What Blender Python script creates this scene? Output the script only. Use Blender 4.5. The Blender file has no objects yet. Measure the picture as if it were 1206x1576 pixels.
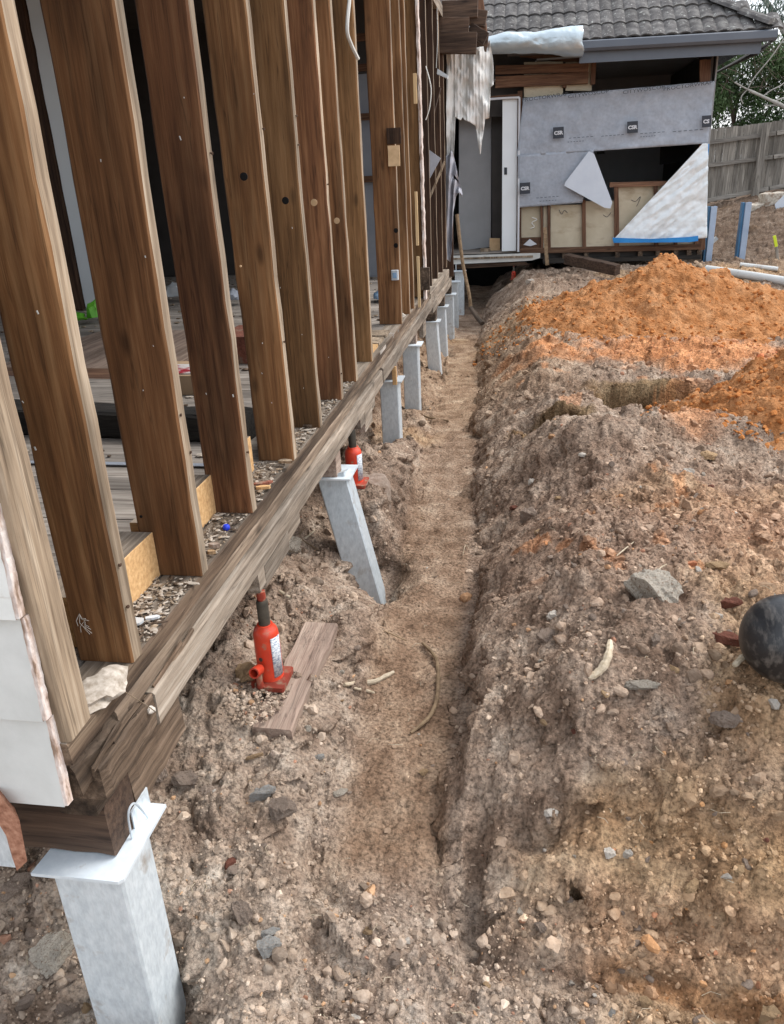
import bpy, bmesh, math, random, time
import numpy as np
from mathutils import Vector, Matrix
T0 = time.time()
random.seed(7)
rng = np.random.default_rng(11)
S = bpy.context.scene
COL = S.collection

# ------------------------------------------------------------------ camera (metres; x right, y along the house wall, z up, 0 = house floor)
FPX = 1208.0; IW, IH = 1206.0, 1576.0
_dn = np.array([139, 2812, 1208.]); _dn /= np.linalg.norm(_dn)
_Y = np.array([205, -523, 1208.]); _Y -= _dn*(_Y@_dn); _Y /= np.linalg.norm(_Y)
_Z = -_dn; _X = np.cross(_Y, _Z)
R = np.array([_X, _Y, _Z])
CAM = np.array([0., 0., 1.0])
cd = bpy.data.cameras.new('camera'); cam = bpy.data.objects.new('camera', cd); COL.objects.link(cam)
cx_, cy_, cz_ = R@np.array([1., 0, 0]), R@np.array([0, -1., 0]), R@np.array([0, 0, -1.])
cam.matrix_world = Matrix(((cx_[0], cy_[0], cz_[0], CAM[0]), (cx_[1], cy_[1], cz_[1], CAM[1]), (cx_[2], cy_[2], cz_[2], CAM[2]), (0, 0, 0, 1)))
cd.sensor_fit = 'HORIZONTAL'; cd.sensor_width = 36; cd.lens = FPX/IW*36; cd.clip_start = .05; cd.clip_end = 600
S.camera = cam
# ------------------------------------------------------------------ light
EL, AZ = math.radians(52), math.radians(62)       # sun height; direction: from the right, a little ahead
w = bpy.data.worlds.new('World'); S.world = w; w.use_nodes = True
nt = w.node_tree; nt.nodes.clear()
sky = nt.nodes.new('ShaderNodeTexSky'); sky.sky_type = 'NISHITA'; sky.sun_disc = False
sky.sun_elevation = EL; sky.sun_rotation = AZ; sky.air_density = 1.0; sky.dust_density = 4.0; sky.ozone_density = 1.0
mixn = nt.nodes.new('ShaderNodeMix'); mixn.data_type = 'RGBA'; mixn.inputs[0].default_value = .62
mixn.inputs[7].default_value = (7.75, 8.0, 8.35, 1)
bg = nt.nodes.new('ShaderNodeBackground'); bg.inputs[1].default_value = .145
wo = nt.nodes.new('ShaderNodeOutputWorld')
nt.links.new(sky.outputs[0], mixn.inputs[6]); nt.links.new(mixn.outputs[2], bg.inputs[0]); nt.links.new(bg.outputs[0], wo.inputs[0])
sl = bpy.data.lights.new('sun', 'SUN'); sl.energy = 1.4; sl.angle = math.radians(24); sl.color = (1, .98, .955)
so = bpy.data.objects.new('sun', sl); COL.objects.link(so)
sd = Vector((math.sin(AZ)*math.cos(EL), math.cos(AZ)*math.cos(EL), math.sin(EL)))
so.rotation_euler = sd.to_track_quat('Z', 'Y').to_euler(); so.location = (6, 3, 9)
S.view_settings.view_transform = 'Standard'; S.view_settings.look = 'None'; S.view_settings.gamma = 1
S.view_settings.use_curve_mapping = False; S.view_settings.exposure = 0.74

# ------------------------------------------------------------------ measuring: where a sight line of the photograph meets a known plane
def _ray(px, py): return R@np.array([px-603., py-788., FPX])
def onx(px, py, X): d = _ray(px, py); return CAM+d*((X-CAM[0])/d[0])
def ony(px, py, Y): d = _ray(px, py); return CAM+d*((Y-CAM[1])/d[1])
def onz(px, py, Z=0.): d = _ray(px, py); return CAM+d*((Z-CAM[2])/d[2])

# ------------------------------------------------------------------ numpy noise
def _h(ix, iy, s):
    n = (ix.astype(np.int64)*374761393 + iy.astype(np.int64)*668265263 + s*1442695041) & 0xffffffff
    n = ((n ^ (n >> 13))*1274126177) & 0xffffffff
    return ((n ^ (n >> 16)) & 0xffffff)/16777216.0
def vn(x, y, s=0):
    xi = np.floor(x); yi = np.floor(y); fx = x-xi; fy = y-yi
    fx = fx*fx*fx*(fx*(fx*6-15)+10); fy = fy*fy*fy*(fy*(fy*6-15)+10)
    xi = xi.astype(np.int64); yi = yi.astype(np.int64)
    a = _h(xi, yi, s); b = _h(xi+1, yi, s); c = _h(xi, yi+1, s); d = _h(xi+1, yi+1, s)
    return (a*(1-fx)+b*fx)*(1-fy)+(c*(1-fx)+d*fx)*fy
def fbm(x, y, s=0, o=4, g=.5):
    r = 0; a = 1; t = 0
    for i in range(o):
        r = r+a*(vn(x*2**i+i*17.3, y*2**i-i*9.1, s+i)-.5); t += a; a *= g
    return r/t*2
def worley(x, y, s=0):
    xi = np.floor(x).astype(np.int64); yi = np.floor(y).astype(np.int64)
    best = np.full(np.shape(x), 9.); idv = np.zeros(np.shape(x))
    for dx in (-1, 0, 1):
        for dy in (-1, 0, 1):
            cx = xi+dx; cy = yi+dy
            d = (cx+_h(cx, cy, s)-x)**2+(cy+_h(cx, cy, s+1)-y)**2
            m = d < best; best = np.where(m, d, best); idv = np.where(m, _h(cx, cy, s+2), idv)
    return np.sqrt(best), idv
def lumps(x, y, size, amp, dens, s):
    wx = x+.25*size*fbm(x/size*1.3, y/size*1.3, s+50, 2); wy = y+.25*size*fbm(x/size*1.3+7, y/size*1.3, s+60, 2)
    f, i = worley(wx/size, wy/size, s)
    r = .25+.4*((i*7.77) % 1.0)
    b = np.sqrt(np.clip(1-(f/r)**2, 0, 1))*r
    return np.where(i < dens, b, 0)*size*amp
def sm(a, b, x):
    t = np.clip((x-a)/(b-a), 0, 1); return t*t*(3-2*t)
def blob(x, y, cx, cy, rx, ry, p=2.):
    d = ((x-cx)/rx)**2+((y-cy)/ry)**2
    return np.exp(-d**(p/2))

# ------------------------------------------------------------------ the ground's height
YK = [0.6, 1.3, 1.9, 2.8, 3.9, 5.1, 6.5, 7.9, 10, 12, 16]
XR = [-.10, -.13, -.185, -.20, -.233, -.285, -.36, -.437, -.50, -.52, -.55]
XL = [-.50, -.52, -.60, -.62, -.66, -.72, -.76, -.80, -.86, -.95, -1.2]
ZF = [-.95, -.93, -.84, -.82, -.82, -.84, -.90, -.93, -.93, -.92, -.9]
POSTS = [(-.92, 1.23), (-.80, 3.62), (-.92, 5.42), (-.92, 6.62), (-.90, 8.1), (-.92, 9.0), (-.92, 9.9), (-.92, 10.8)]
def height(x, y, fine=True, steep=None):
    x = np.asarray(x, float); y = np.asarray(y, float)
    wob = .06*fbm(x*0+3.1, y*2.2, 3, 3)+.03*fbm(x*3, y*3, 5, 3)
    yc = np.clip(y, .6, 16)
    xr = np.interp(yc, YK, XR)+wob-.06*blob(0, y, 0, 4.55, 1, .22)+.05*blob(0, y, 0, 3.55, 1, .35)-.05*blob(0, y, 0, 6.1, 1, .3)
    xl = np.interp(yc, YK, XL)+.6*wob+.08*blob(0, y, 0, 4.6, 1, .3)+.05*blob(0, y, 0, 2.75, 1, .16)+.05*blob(0, y, 0, 5.9, 1, .25); zf = np.interp(yc, YK, ZF)
    zf = zf+.02*fbm(x*3, y*1.5, 8, 3)
    zf = zf-.035*(1-sm(1.55, 1.62, y+.10*fbm(x*5, y*2, 9, 2)))            # lower, rubbly floor close by
    # right-hand ground
    g = -.43+.05*fbm(x*.8, y*.8, 21, 3)
    g = g+.07*blob(x, y, .75, 2.9, .9, .9)-.06*sm(4.4, 5.2, y)*(1-sm(9.5, 11, y))
    g = g+.17*blob(x, y, .50, 4.15, .42, .24)+.14*blob(x, y, 1.0, 4.35, .35, .25)+.05*blob(x, y, .15, 4.3, .2, .5)
    n2 = .06*fbm(x*4, y*4, 31, 3)
    pit = sm(.0, .12, .25-np.abs(y-4.95+.25*(x-.25))+n2)*sm(0, .16, .24-np.abs(x-.20)+n2)
    pit2 = sm(.0, .13, .36-np.abs(y-5.62-.18*(x-1.))+n2)*sm(0, .14, .52-np.abs(x-1.0)+n2)
    g = g-.36*pit-.48*pit2
    g = g+.16*blob(x, y, .35, 10.5, .9, .7)+.12*sm(10.6, 12, y)            # heap in front of the house
    g = g+.62*sm(12.2, 16.2, y)*sm(1.5, 5.0, x)+.12*sm(13, 20, y)
    g = g-.25*sm(11.7, 12.4, y)*(1-sm(2.3, 2.7, x))
    # bank edge facing the camera
    yb = 1.44-.10*sm(.1, .9, x)+.06*fbm(x*3, x*0, 41, 3)
    zn = -.95+.02*fbm(x*4, y*4, 43, 3)
    t = .13*sm(0, .05, y-yb)+.03*sm(.05, .14, y-yb)+.84*np.clip((y-yb-.13)/.52, 0, 1)**.85; t = np.clip(t, 0, 1)
    ledge = .035*np.sin(t*19+2*fbm(x*2, y*2, 45, 2))*np.sin(t*math.pi)
    gb = zn+(g-zn)*t+ledge*.5
    gb = np.where(y < 12, gb, g)
    # trench right wall
    hgt = np.clip((x-xr), 0, None)
    st = .46-.26*sm(2.6, 3.8, y); wd_ = .36+.14*sm(2.6, 4.0, y)
    wall = np.clip(hgt/.07, 0, 1)**.6*st+np.clip((hgt-.04)/wd_, 0, 1)**.9*(1-st)
    hr = zf+(gb-zf)*np.minimum(wall, 1)
    hr = np.where((y < yb) & (x > xr), np.minimum(hr, zn+.0), hr)
    # left (under the house)
    zl = np.interp(yc, [.6, 1.2, 1.7, 2.2, 2.9, 3.3, 3.9, 4.5, 5.1, 5.6, 6.5, 8, 12], [-.90, -.86, -.74, -.71, -.72, -.78, -.57, -.60, -.70, -.78, -.86, -.85, -.82])
    zl2 = np.interp(yc, [.6, 1.2, 1.9, 2.6, 4, 12], [-.90, -.86, -.68, -.52, -.46, -.5])
    zl = zl+(zl2-zl)*sm(-.98, -1.35, x)
    hl = zf+(zl-zf)*sm(0, .11, xl-x)
    h = np.where(x > (xl+xr)/2, hr, hl)
    h = h-.11*blob(x, y, -.105, 1.60, .045, .15, 3)-.10*blob(x, y, .175, 1.62, .022, .018, 4)-.05*blob(x, y, .05, 1.72, .09, .05)
    h = h+.07*blob(x, y, -.64, 2.78, .13, .16)+.10*blob(x, y, -1.02, 2.9, .16, .25)+.13*blob(x, y, -1.04, 2.35, .12, .35)+.05*blob(x, y, -.86, 4.2, .16, .3)+.035*blob(x, y, -.93, 2.2, .07, .25)
    h = h-.16*blob(x, y, -.95, 1.15, .24, .22, 4)
    for (a, b) in POSTS[:6]:
        h = h-.12*blob(x, y, a, b, .13, .14, 4)
    h = h-.20*blob(x, y, -.68, 3.40, .14, .22, 3)-.10*blob(x, y, -1.05, 5.2, .15, .3)
    inner = (x > xl+.03) & (x < xr-.01) & (y > 1.5)
    m = np.where(inner, .30, 1.0)
    far = 1-.5*sm(5, 14, y)
    h = h-.05*blob(x, y, -.66, 3.3, .12, .14, 3)
    h = h+m*.050*fbm(x*4, y*4, 61, 5, .6)*far
    if fine:
        if steep is not None: m = m*(1-.85*steep)
        h = h+m*(lumps(x, y, .19, .40, .35, 70)+lumps(x, y, .085, .52, .45, 80)+lumps(x, y, .040, .60, .6, 90)+lumps(x, y, .020, .60, .6, 95)*(y < 4)+lumps(x, y, .34, .30, .4, 66)*(1-sm(1.9, 2.6, y))*(1-sm(-.5, -.2, x)))
        h = h+m*.010*fbm(x*40, y*40, 97, 3)
        ridge = np.abs(fbm(x*9, y*9, 99, 3)); h = h-m*.018*np.clip(.12-ridge, 0, 1)/.12*.6
    return h

# ------------------------------------------------------------------ mesh helpers
def link(o, parent=None):
    COL.objects.link(o)
    if parent is not None: o.parent = parent
    return o
def npmesh(name, V, F, mats=(), parent=None, smooth=False, midx=None, kind=None):
    me = bpy.data.meshes.new(name); V = np.ascontiguousarray(V, dtype=np.float32)
    if isinstance(F, np.ndarray):
        k = F.shape[1]; me.vertices.add(len(V)); me.vertices.foreach_set('co', V.ravel())
        me.loops.add(F.size); me.loops.foreach_set('vertex_index', F.astype(np.int32).ravel())
        me.polygons.add(len(F)); me.polygons.foreach_set('loop_start', np.arange(0, F.size, k, dtype=np.int32))
        me.update(calc_edges=True)
    else:
        me.from_pydata([tuple(v) for v in V.tolist()], [], F); me.update()
    for m in (mats if isinstance(mats, (list, tuple)) else [mats]): me.materials.append(m)
    if midx is not None: me.polygons.foreach_set('material_index', np.asarray(midx, dtype=np.int32))
    me.polygons.foreach_set('use_smooth', np.full(len(me.polygons), bool(smooth)))
    o = bpy.data.objects.new(name, me); link(o, parent)
    if kind: o['kind'] = kind
    return o
def tag(o, label=None, cat=None, group=None, kind=None):
    if label: o['label'] = label
    if cat: o['category'] = cat
    if group: o['group'] = group
    if kind: o['kind'] = kind
    return o
def empty(name, loc, label=None, cat=None, group=None):
    o = bpy.data.objects.new(name, None); COL.objects.link(o); o.location = loc; o.empty_display_size = .1
    return tag(o, label, cat, group)
def put(o, parent):
    """parent keeping world place (parents are only moved, never turned)"""
    o.parent = parent; o.matrix_parent_inverse = Matrix.Identity(4)
    o.location = Vector(o.location)-Vector(parent['_w'] if '_w' in parent else parent.location)
    return o
class B:
    """collects shapes into one mesh"""
    def __init__(s): s.v = []; s.f = []; s.m = []
    def add(s, V, F, mi=0):
        n = len(s.v); s.v += [tuple(map(float, p)) for p in V]; s.f += [tuple(i+n for i in f) for f in F]; s.m += ([mi]*len(F) if np.isscalar(mi) else list(mi)); return s
    def box(s, x0, x1, y0, y1, z0, z1, mi=0, c=0.0):
        return s.beam(((x0+x1)/2, (y0+y1)/2, z0), ((x0+x1)/2, (y0+y1)/2, z1), abs(x1-x0), abs(y1-y0), up=(1, 0, 0), ch=c, mi=mi)
    def beam(s, a, b, wu, wv, up=(1, 0, 0), ch=.003, seg=1, jit=0., mi=0, side_mi=None, sk=0):
        a = Vector(a); b = Vector(b); d = (b-a); L = d.length; d.normalize()
        u = Vector(up); u = (u-d*u.dot(d)).normalized(); v = d.cross(u)
        hu, hv = wu/2, wv/2
        c = min(ch, hu*.5, hv*.5)
        if c <= 0: ring = [(hu, -hv), (hu, hv), (-hu, hv), (-hu, -hv)]
        else: ring = [(hu, -hv+c), (hu, hv-c), (hu-c, hv), (-hu+c, hv), (-hu, hv-c), (-hu, -hv+c), (-hu+c, -hv), (hu-c, -hv)]
        n = len(ring); V = []; F = []; mm = []
        for i in range(seg+1):
            p = a+d*(L*i/seg); ju = random.uniform(-jit, jit); jv = random.uniform(-jit, jit)
            for (q, r) in ring:
                V.append(p+u*(q+ju+random.uniform(-jit, jit)*.6)+v*(r+jv+random.uniform(-jit, jit)*.6))
        for i in range(seg):
            for k in range(n):
                k2 = (k+1) % n
                F.append((i*n+k, i*n+k2, (i+1)*n+k2, (i+1)*n+k)); mm.append(side_mi if (side_mi is not None and k == sk) else mi)
        F.append(tuple(range(n-1, -1, -1))); mm.append(mi); F.append(tuple(seg*n+k for k in range(n))); mm.append(mi)
        return s.add(V, F, mm)
    def tube(s, pts, r, n=8, mi=0, cap=True):
        pts = [Vector(p) for p in pts]; V = []; F = []
        rr = list(r)+[r[-1]]*len(pts) if isinstance(r, (list, tuple)) else [r]*len(pts)
        prev = Vector((0, 0, 1))
        for i, p in enumerate(pts):
            d = (pts[min(i+1, len(pts)-1)]-pts[max(i-1, 0)]).normalized()
            if abs(d.dot(prev)) > .95: prev = Vector((1, 0, 0)) if abs(d.x) < .9 else Vector((0, 1, 0))
            u = (prev-d*prev.dot(d)).normalized(); v = d.cross(u); prev = u
            for k in range(n):
                t = 2*math.pi*k/n; V.append(p+(u*math.cos(t)+v*math.sin(t))*rr[i])
        for i in range(len(pts)-1):
            for k in range(n):
                k2 = (k+1) % n; F.append((i*n+k, i*n+k2, (i+1)*n+k2, (i+1)*n+k))
        if cap:
            F.append(tuple(range(n-1, -1, -1))); F.append(tuple((len(pts)-1)*n+k for k in range(n)))
        return s.add(V, F, mi)
    def lathe(s, c, prof, n=20, axis=(0, 0, 1), mi=0):
        ax = Vector(axis).normalized(); c = Vector(c)
        u = ax.orthogonal().normalized(); v = ax.cross(u); V = []; F = []
        for (r, z) in prof:
            for k in range(n):
                t = 2*math.pi*k/n; V.append(c+ax*z+(u*math.cos(t)+v*math.sin(t))*r)
        for i in range(len(prof)-1):
            for k in range(n):
                k2 = (k+1) % n; F.append((i*n+k, i*n+k2, (i+1)*n+k2, (i+1)*n+k))
        F.append(tuple(range(n-1, -1, -1))); F.append(tuple((len(prof)-1)*n+k for k in range(n)))
        return s.add(V, F, mi)
    def prism(s, pts, off, mi=0):
        n = len(pts); off = Vector(off); P = [Vector(p) for p in pts]
        V = P+[p+off for p in P]; F = [tuple(range(n)), tuple(range(2*n-1, n-1, -1))]+[(k, (k+1) % n, n+(k+1) % n, n+k) for k in range(n)]
        return s.add(V, F, mi)
    def done(s, name, mats, parent=None, smooth=False, label=None):
        me = bpy.data.meshes.new(name); 
        c = Vector((0, 0, 0))
        if s.v:
            A = np.array(s.v); c = Vector(((A[:, 0].min()+A[:, 0].max())/2, (A[:, 1].min()+A[:, 1].max())/2, A[:, 2].min()))
        me.from_pydata([(p[0]-c.x, p[1]-c.y, p[2]-c.z) for p in s.v], [], s.f); me.update()
        for m in (mats if isinstance(mats, (list, tuple)) else [mats]): me.materials.append(m)
        me.polygons.foreach_set('material_index', s.m)
        me.polygons.foreach_set('use_smooth', [bool(smooth)]*len(me.polygons))
        bm = bmesh.new(); bm.from_mesh(me); bmesh.ops.recalc_face_normals(bm, faces=bm.faces); bm.to_mesh(me); bm.free()
        if smooth:
            try: me.set_sharp_from_angle(angle=math.radians(42))
            except Exception: pass
        o = bpy.data.objects.new(name, me); COL.objects.link(o)
        if parent is not None:
            o.parent = parent; wp = wpos(parent); o.location = c-wp
        else: o.location = c
        if label: o['label'] = label
        return o
def wpos(o):
    p = Vector((0, 0, 0))
    while o is not None: p += o.location; o = o.parent
    return p
def sheet(name, fn, nu, nv, mats, parent=None, keep=None, thick=.002, smooth=True, label=None):
    """a bent sheet with real thickness: fn(u,v)->xyz, keep(u,v) trims torn edges"""
    V = []; idx = {}
    for j in range(nv+1):
        for i in range(nu+1):
            V.append(Vector(fn(i/nu, j/nv)))
    F = []
    for j in range(nv):
        for i in range(nu):
            if keep is None or keep((i+.5)/nu, (j+.5)/nv):
                a = j*(nu+1)+i; F.append((a, a+1, a+nu+2, a+nu+1))
    used = sorted({i for f in F for i in f}); mp = {o: n for n, o in enumerate(used)}
    b = B(); b.add([V[i] for i in used], [tuple(mp[i] for i in f) for f in F])
    o = b.done(name, mats, parent, smooth, label)
    mo = o.modifiers.new('thickness', 'SOLIDIFY'); mo.thickness = thick; mo.offset = 0
    return o

# ------------------------------------------------------------------ materials
def mat(name, cols, scale=(1, 1, 1), det=5, rough=.85, metal=0., bump=.2, bscale=40., bdist=.01, rnd=True, cols2=None, s2=(3, 3, 3), blend=.5, coord='Object', dirt=None, spec=.3, bdet=4, ndist=0., crack=None):
    m = bpy.data.materials.new(name); m.use_nodes = True; t = m.node_tree; N = t.nodes; L = t.links
    bs = N['Principled BSDF']; bs.inputs['Roughness'].default_value = rough; bs.inputs['Metallic'].default_value = metal
    bs.inputs['Specular IOR Level'].default_value = spec
    tc = N.new('ShaderNodeTexCoord'); oi = N.new('ShaderNodeObjectInfo')
    src = tc.outputs[coord] if coord != 'World' else N.new('ShaderNodeNewGeometry').outputs['Position']
    if rnd:
        ad = N.new('ShaderNodeVectorMath'); ad.operation = 'MULTIPLY_ADD'
        cb = N.new('ShaderNodeCombineXYZ')
        for k in range(3): L.new(oi.outputs['Random'], cb.inputs[k])
        L.new(cb.outputs[0], ad.inputs[0]); ad.inputs[1].default_value = (37, 61, 23); L.new(src, ad.inputs[2]); src = ad.outputs[0]
    def noise(sc, d, dist=0.):
        mp = N.new('ShaderNodeMapping'); mp.inputs['Scale'].default_value = sc; L.new(src, mp.inputs[0])
        n = N.new('ShaderNodeTexNoise'); n.inputs['Scale'].default_value = 1; n.inputs['Detail'].default_value = d; n.inputs['Roughness'].default_value = .6
        n.inputs['Distortion'].default_value = dist
        L.new(mp.outputs[0], n.inputs['Vector']); return n
    def ramp(n, cs):
        r = N.new('ShaderNodeValToRGB'); e = r.color_ramp.elements
        while len(e) > 1: e.remove(e[0])
        e[0].position = cs[0][0]; e[0].color = (*cs[0][1], 1)
        for p, c in cs[1:]: q = e.new(p); q.color = (*c, 1)
        L.new(n.outputs['Fac'], r.inputs[0]); return r.outputs[0]
    n1 = noise(scale, det, ndist); c = ramp(n1, cols)
    def mixc(a, b, f, mode='MIX'):
        x = N.new('ShaderNodeMix'); x.data_type = 'RGBA'; x.blend_type = mode
        L.new(a, x.inputs[6])
        if isinstance(b, tuple): x.inputs[7].default_value = (*b, 1)
        else: L.new(b, x.inputs[7])
        if isinstance(f, float): x.inputs[0].default_value = f
        else: L.new(f, x.inputs[0])
        return x.outputs[2]
    if cols2: c = mixc(c, ramp(noise(s2, 4), cols2), blend, 'MULTIPLY')
    if crack:
        ax_, cw = crack; cs_ = [26, 26, 26]; cs_[ax_] = .9
        nk = noise(tuple(cs_), 3); cr_ = ramp(nk, [(.485, G3(1.)), (.497, G3(cw)), (.503, G3(cw)), (.515, G3(1.))])
        c = mixc(c, cr_, .6, 'MULTIPLY')
        ks = [9, 9, 9]; ks[ax_] = 3.5; mk = N.new('ShaderNodeMapping'); mk.inputs['Scale'].default_value = ks; L.new(src, mk.inputs[0])
        vo = N.new('ShaderNodeTexVoronoi'); vo.inputs['Scale'].default_value = 1; L.new(mk.outputs[0], vo.inputs['Vector'])
        kr = N.new('ShaderNodeMapRange'); kr.inputs[1].default_value = .05; kr.inputs[2].default_value = .16; kr.inputs[3].default_value = .35; kr.inputs[4].default_value = 1.; L.new(vo.outputs['Distance'], kr.inputs[0])
        cmb = N.new('ShaderNodeCombineColor')
        for k in range(3): L.new(kr.outputs[0], cmb.inputs[k])
        c = mixc(c, cmb.outputs[0], .8, 'MULTIPLY')
    if dirt:
        dc, lo, hi, dsc = dirt
        n3 = noise(dsc, 5); mr = N.new('ShaderNodeMapRange'); mr.inputs[1].default_value = lo; mr.inputs[2].default_value = hi; L.new(n3.outputs['Fac'], mr.inputs[0])
        c = mixc(c, dc, mr.outputs[0])
    if rnd:
        hs = N.new('ShaderNodeHueSaturation'); mr = N.new('ShaderNodeMapRange'); mr.inputs[3].default_value = .78; mr.inputs[4].default_value = 1.25
        L.new(oi.outputs['Random'], mr.inputs[0]); L.new(mr.outputs[0], hs.inputs['Value']); L.new(c, hs.inputs['Color']); c = hs.outputs[0]
    L.new(c, bs.inputs['Base Color'])
    if bump:
        bs_ = (bscale if isinstance(bscale, tuple) else (bscale,)*3); nb = noise(bs_, bdet)
        bp = N.new('ShaderNodeBump'); bp.inputs['Strength'].default_value = bump; bp.inputs['Distance'].default_value = bdist
        L.new(nb.outputs['Fac'], bp.inputs['Height']); L.new(bp.outputs[0], bs.inputs['Normal'])
    return m
G3 = lambda v: (v, v, v)
def wood(name, dark, mid, light, ax, stain=.35, bump=.5, crack=.42):
    a = [50, 50, 50]; a[ax] = 2.4; b = [7, 7, 7]; b[ax] = 1.1; c = [110, 110, 110]; c[ax] = 5
    return mat(name, [(.26, dark), (.5, mid), (.77, light)], tuple(a), 6, .8, 0, bump, tuple(c), .004,
               cols2=[(.36, G3(stain)), (.52, G3(.82)), (.70, G3(1.15))], s2=tuple(b), blend=.85, ndist=.08, crack=(ax, crack))
HW = ((.105, .046, .019), (.235, .112, .047), (.37, .205, .098))
M = {}
M['stud'] = wood('old_hardwood_face', *HW, 2, .32)
M['edge'] = wood('weathered_stud_edge', (.12, .08, .05), (.36, .275, .19), (.62, .52, .40), 2, .33)
M['stud_b'] = wood('orange_brown_hardwood', (.12, .052, .021), (.28, .137, .056), (.42, .24, .112), 2, .36)
M['stud_c'] = wood('purple_brown_hardwood', (.095, .040, .020), (.225, .102, .046), (.35, .185, .090), 2, .30)
M['stud_d'] = wood('olive_brown_hardwood', (.115, .058, .024), (.255, .135, .056), (.37, .215, .10), 2, .42)
M['stud_dark'] = wood('dark_old_hardwood', (.025, .013, .009), (.075, .04, .024), (.13, .075, .045), 2, .5)
M['beamx'] = wood('old_timber_along_x', (.03, .018, .012), (.10, .062, .042), (.18, .115, .075), 0, .5)
M['beamy'] = wood('grey_weathered_bearer', (.12, .092, .068), (.30, .245, .19), (.48, .42, .35), 1, .42, .8)
M['platey'] = wood('brown_weathered_plate', (.06, .038, .025), (.19, .128, .085), (.34, .255, .175), 1, .35, .8)
M['beamy2'] = wood('brown_grey_packing_strip', (.07, .048, .034), (.21, .155, .11), (.38, .30, .22), 1, .35, .9)
M['rot'] = wood('dark_rotten_timber', (.03, .022, .016), (.12, .082, .055), (.26, .19, .135), 1, .3, 1)
M['floor'] = wood('dusty_grey_floorboard', (.17, .145, .12), (.36, .32, .28), (.50, .46, .41), 0, .55)
M['pine'] = mat('fresh_cut_pine', [(.3, (.42, .235, .10)), (.55, (.60, .38, .18)), (.8, (.72, .51, .28))], (8, 70, 70), 5, .75, 0, .3, (10, 120, 120), .002)
M['pinez'] = mat('yellow_pine_strip', [(.3, (.52, .36, .18)), (.7, (.74, .57, .34))], (60, 60, 3), 4, .7, 0, .2, 90, .002)
M['galv'] = mat('galvanised_steel', [(.30, (.50, .56, .60)), (.5, (.59, .655, .69)), (.70, (.67, .73, .765))], (60, 60, 30), 4, .50, .35, .10, 130, .002,
                cols2=[(.35, G3(.84)), (.6, G3(1.03))], s2=(150, 150, 30), dirt=((.27, .22, .17), .60, .78, (9, 9, 9)), spec=.5)
M['galvcap'] = mat('bright_galvanised_cap', [(.3, (.60, .68, .74)), (.7, (.78, .85, .89))], (20, 20, 20), 4, .45, .25, .08, 90, .002, dirt=((.3, .25, .2), .66, .85, (18, 18, 18)), spec=.5)
M['white'] = mat('flaking_white_paint', [(.3, (.60, .61, .58)), (.7, (.74, .75, .72))], (7, 7, 7), 5, .6, 0, .25, (60, 60, 60), .002, dirt=((.40, .35, .29), .62, .74, (5, 5, 16)))
M['pinkedge'] = mat('peeling_pinkish_paint_edge', [(.35, (.25, .17, .12)), (.48, (.55, .44, .38)), (.6, (.72, .66, .62))], (50, 50, 12), 5, .85, 0, .6, 80, .004)
M['whitedoor'] = mat('white_door_paint', [(.3, (.66, .70, .72)), (.7, (.72, .76, .78))], (2, 2, 2), 2, .45, 0, 0)
M['plaster'] = mat('grey_plasterboard', [(.3, (.36, .37, .38)), (.7, (.44, .45, .46))], (3, 3, 3), 4, .9, 0, .05, 30, .002, rnd=False)
M['bluewall'] = mat('blue_grey_plasterboard', [(.3, (.26, .29, .34)), (.7, (.34, .37, .42))], (3, 3, 3), 4, .9, 0, .05, 30, .002, rnd=False)
M['cream'] = mat('cream_wall_lining', [(.3, (.44, .38, .27)), (.7, (.56, .50, .38))], (4, 4, 4), 5, .9, 0, .1, 30, .002, dirt=((.30, .22, .14), .55, .8, (3, 3, 6)))
M['redwood'] = wood('reddish_wall_stud', (.07, .035, .022), (.17, .085, .05), (.26, .15, .09), 2, .55)
M['redwoodx'] = wood('reddish_wall_plate', (.07, .035, .022), (.17, .088, .052), (.28, .17, .10), 0, .55)
M['wrap'] = mat('grey_wall_wrap', [(.3, (.34, .375, .43)), (.7, (.43, .47, .53))], (5, 5, 5), 5, .75, 0, .45, (4, 4, 4), .05, rnd=False, cols2=[(.35, G3(.82)), (.65, G3(1.08))], s2=(25, 25, 25))
M['wraplight'] = mat('pale_wrap_underside', [(.3, (.58, .64, .72)), (.7, (.66, .72, .79))], (4, 4, 4), 3, .7, 0, .1, 12, .01, rnd=False)
M['logo'] = mat('logo_dark_square', [(.3, (.045, .052, .065)), (.7, (.055, .062, .075))], (4, 4, 4), 2, .7, 0, 0, rnd=False)
M['ink'] = mat('logo_white_print', [(.3, (.62, .64, .68)), (.7, (.66, .68, .7))], (4, 4, 4), 2, .7, 0, 0, rnd=False)
M['inkgrey'] = mat('dark_print', [(.3, (.07, .075, .085)), (.7, (.10, .105, .12))], (4, 4, 4), 2, .8, 0, 0, rnd=False)
M['foil'] = mat('silver_foil', [(.3, (.70, .76, .78)), (.7, (.84, .89, .91))], (6, 6, 6), 4, .33, .05, .30, (4, 4, 10), .03, rnd=False, spec=.6)
M['foilroll'] = mat('matt_silver_roll', [(.3, (.42, .50, .54)), (.7, (.56, .64, .68))], (3, 3, 3), 4, .38, .55, .5, (7, 7, 7), .03, rnd=False, spec=.6)
M['blue'] = mat('bright_blue_membrane', [(.3, (.02, .19, .50)), (.7, (.035, .26, .62))], (5, 5, 5), 3, .55, 0, .2, 20, .01)
M['bluesteel'] = mat('blue_painted_steel', [(.3, (.05, .15, .28)), (.7, (.08, .20, .35))], (5, 5, 5), 3, .5, .1, .05, 30, .002)
M['paleblue'] = mat('pale_blue_grey_flange', [(.3, (.30, .38, .50)), (.7, (.38, .47, .60))], (5, 5, 5), 3, .5, .1, .05, 30, .002)
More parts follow.
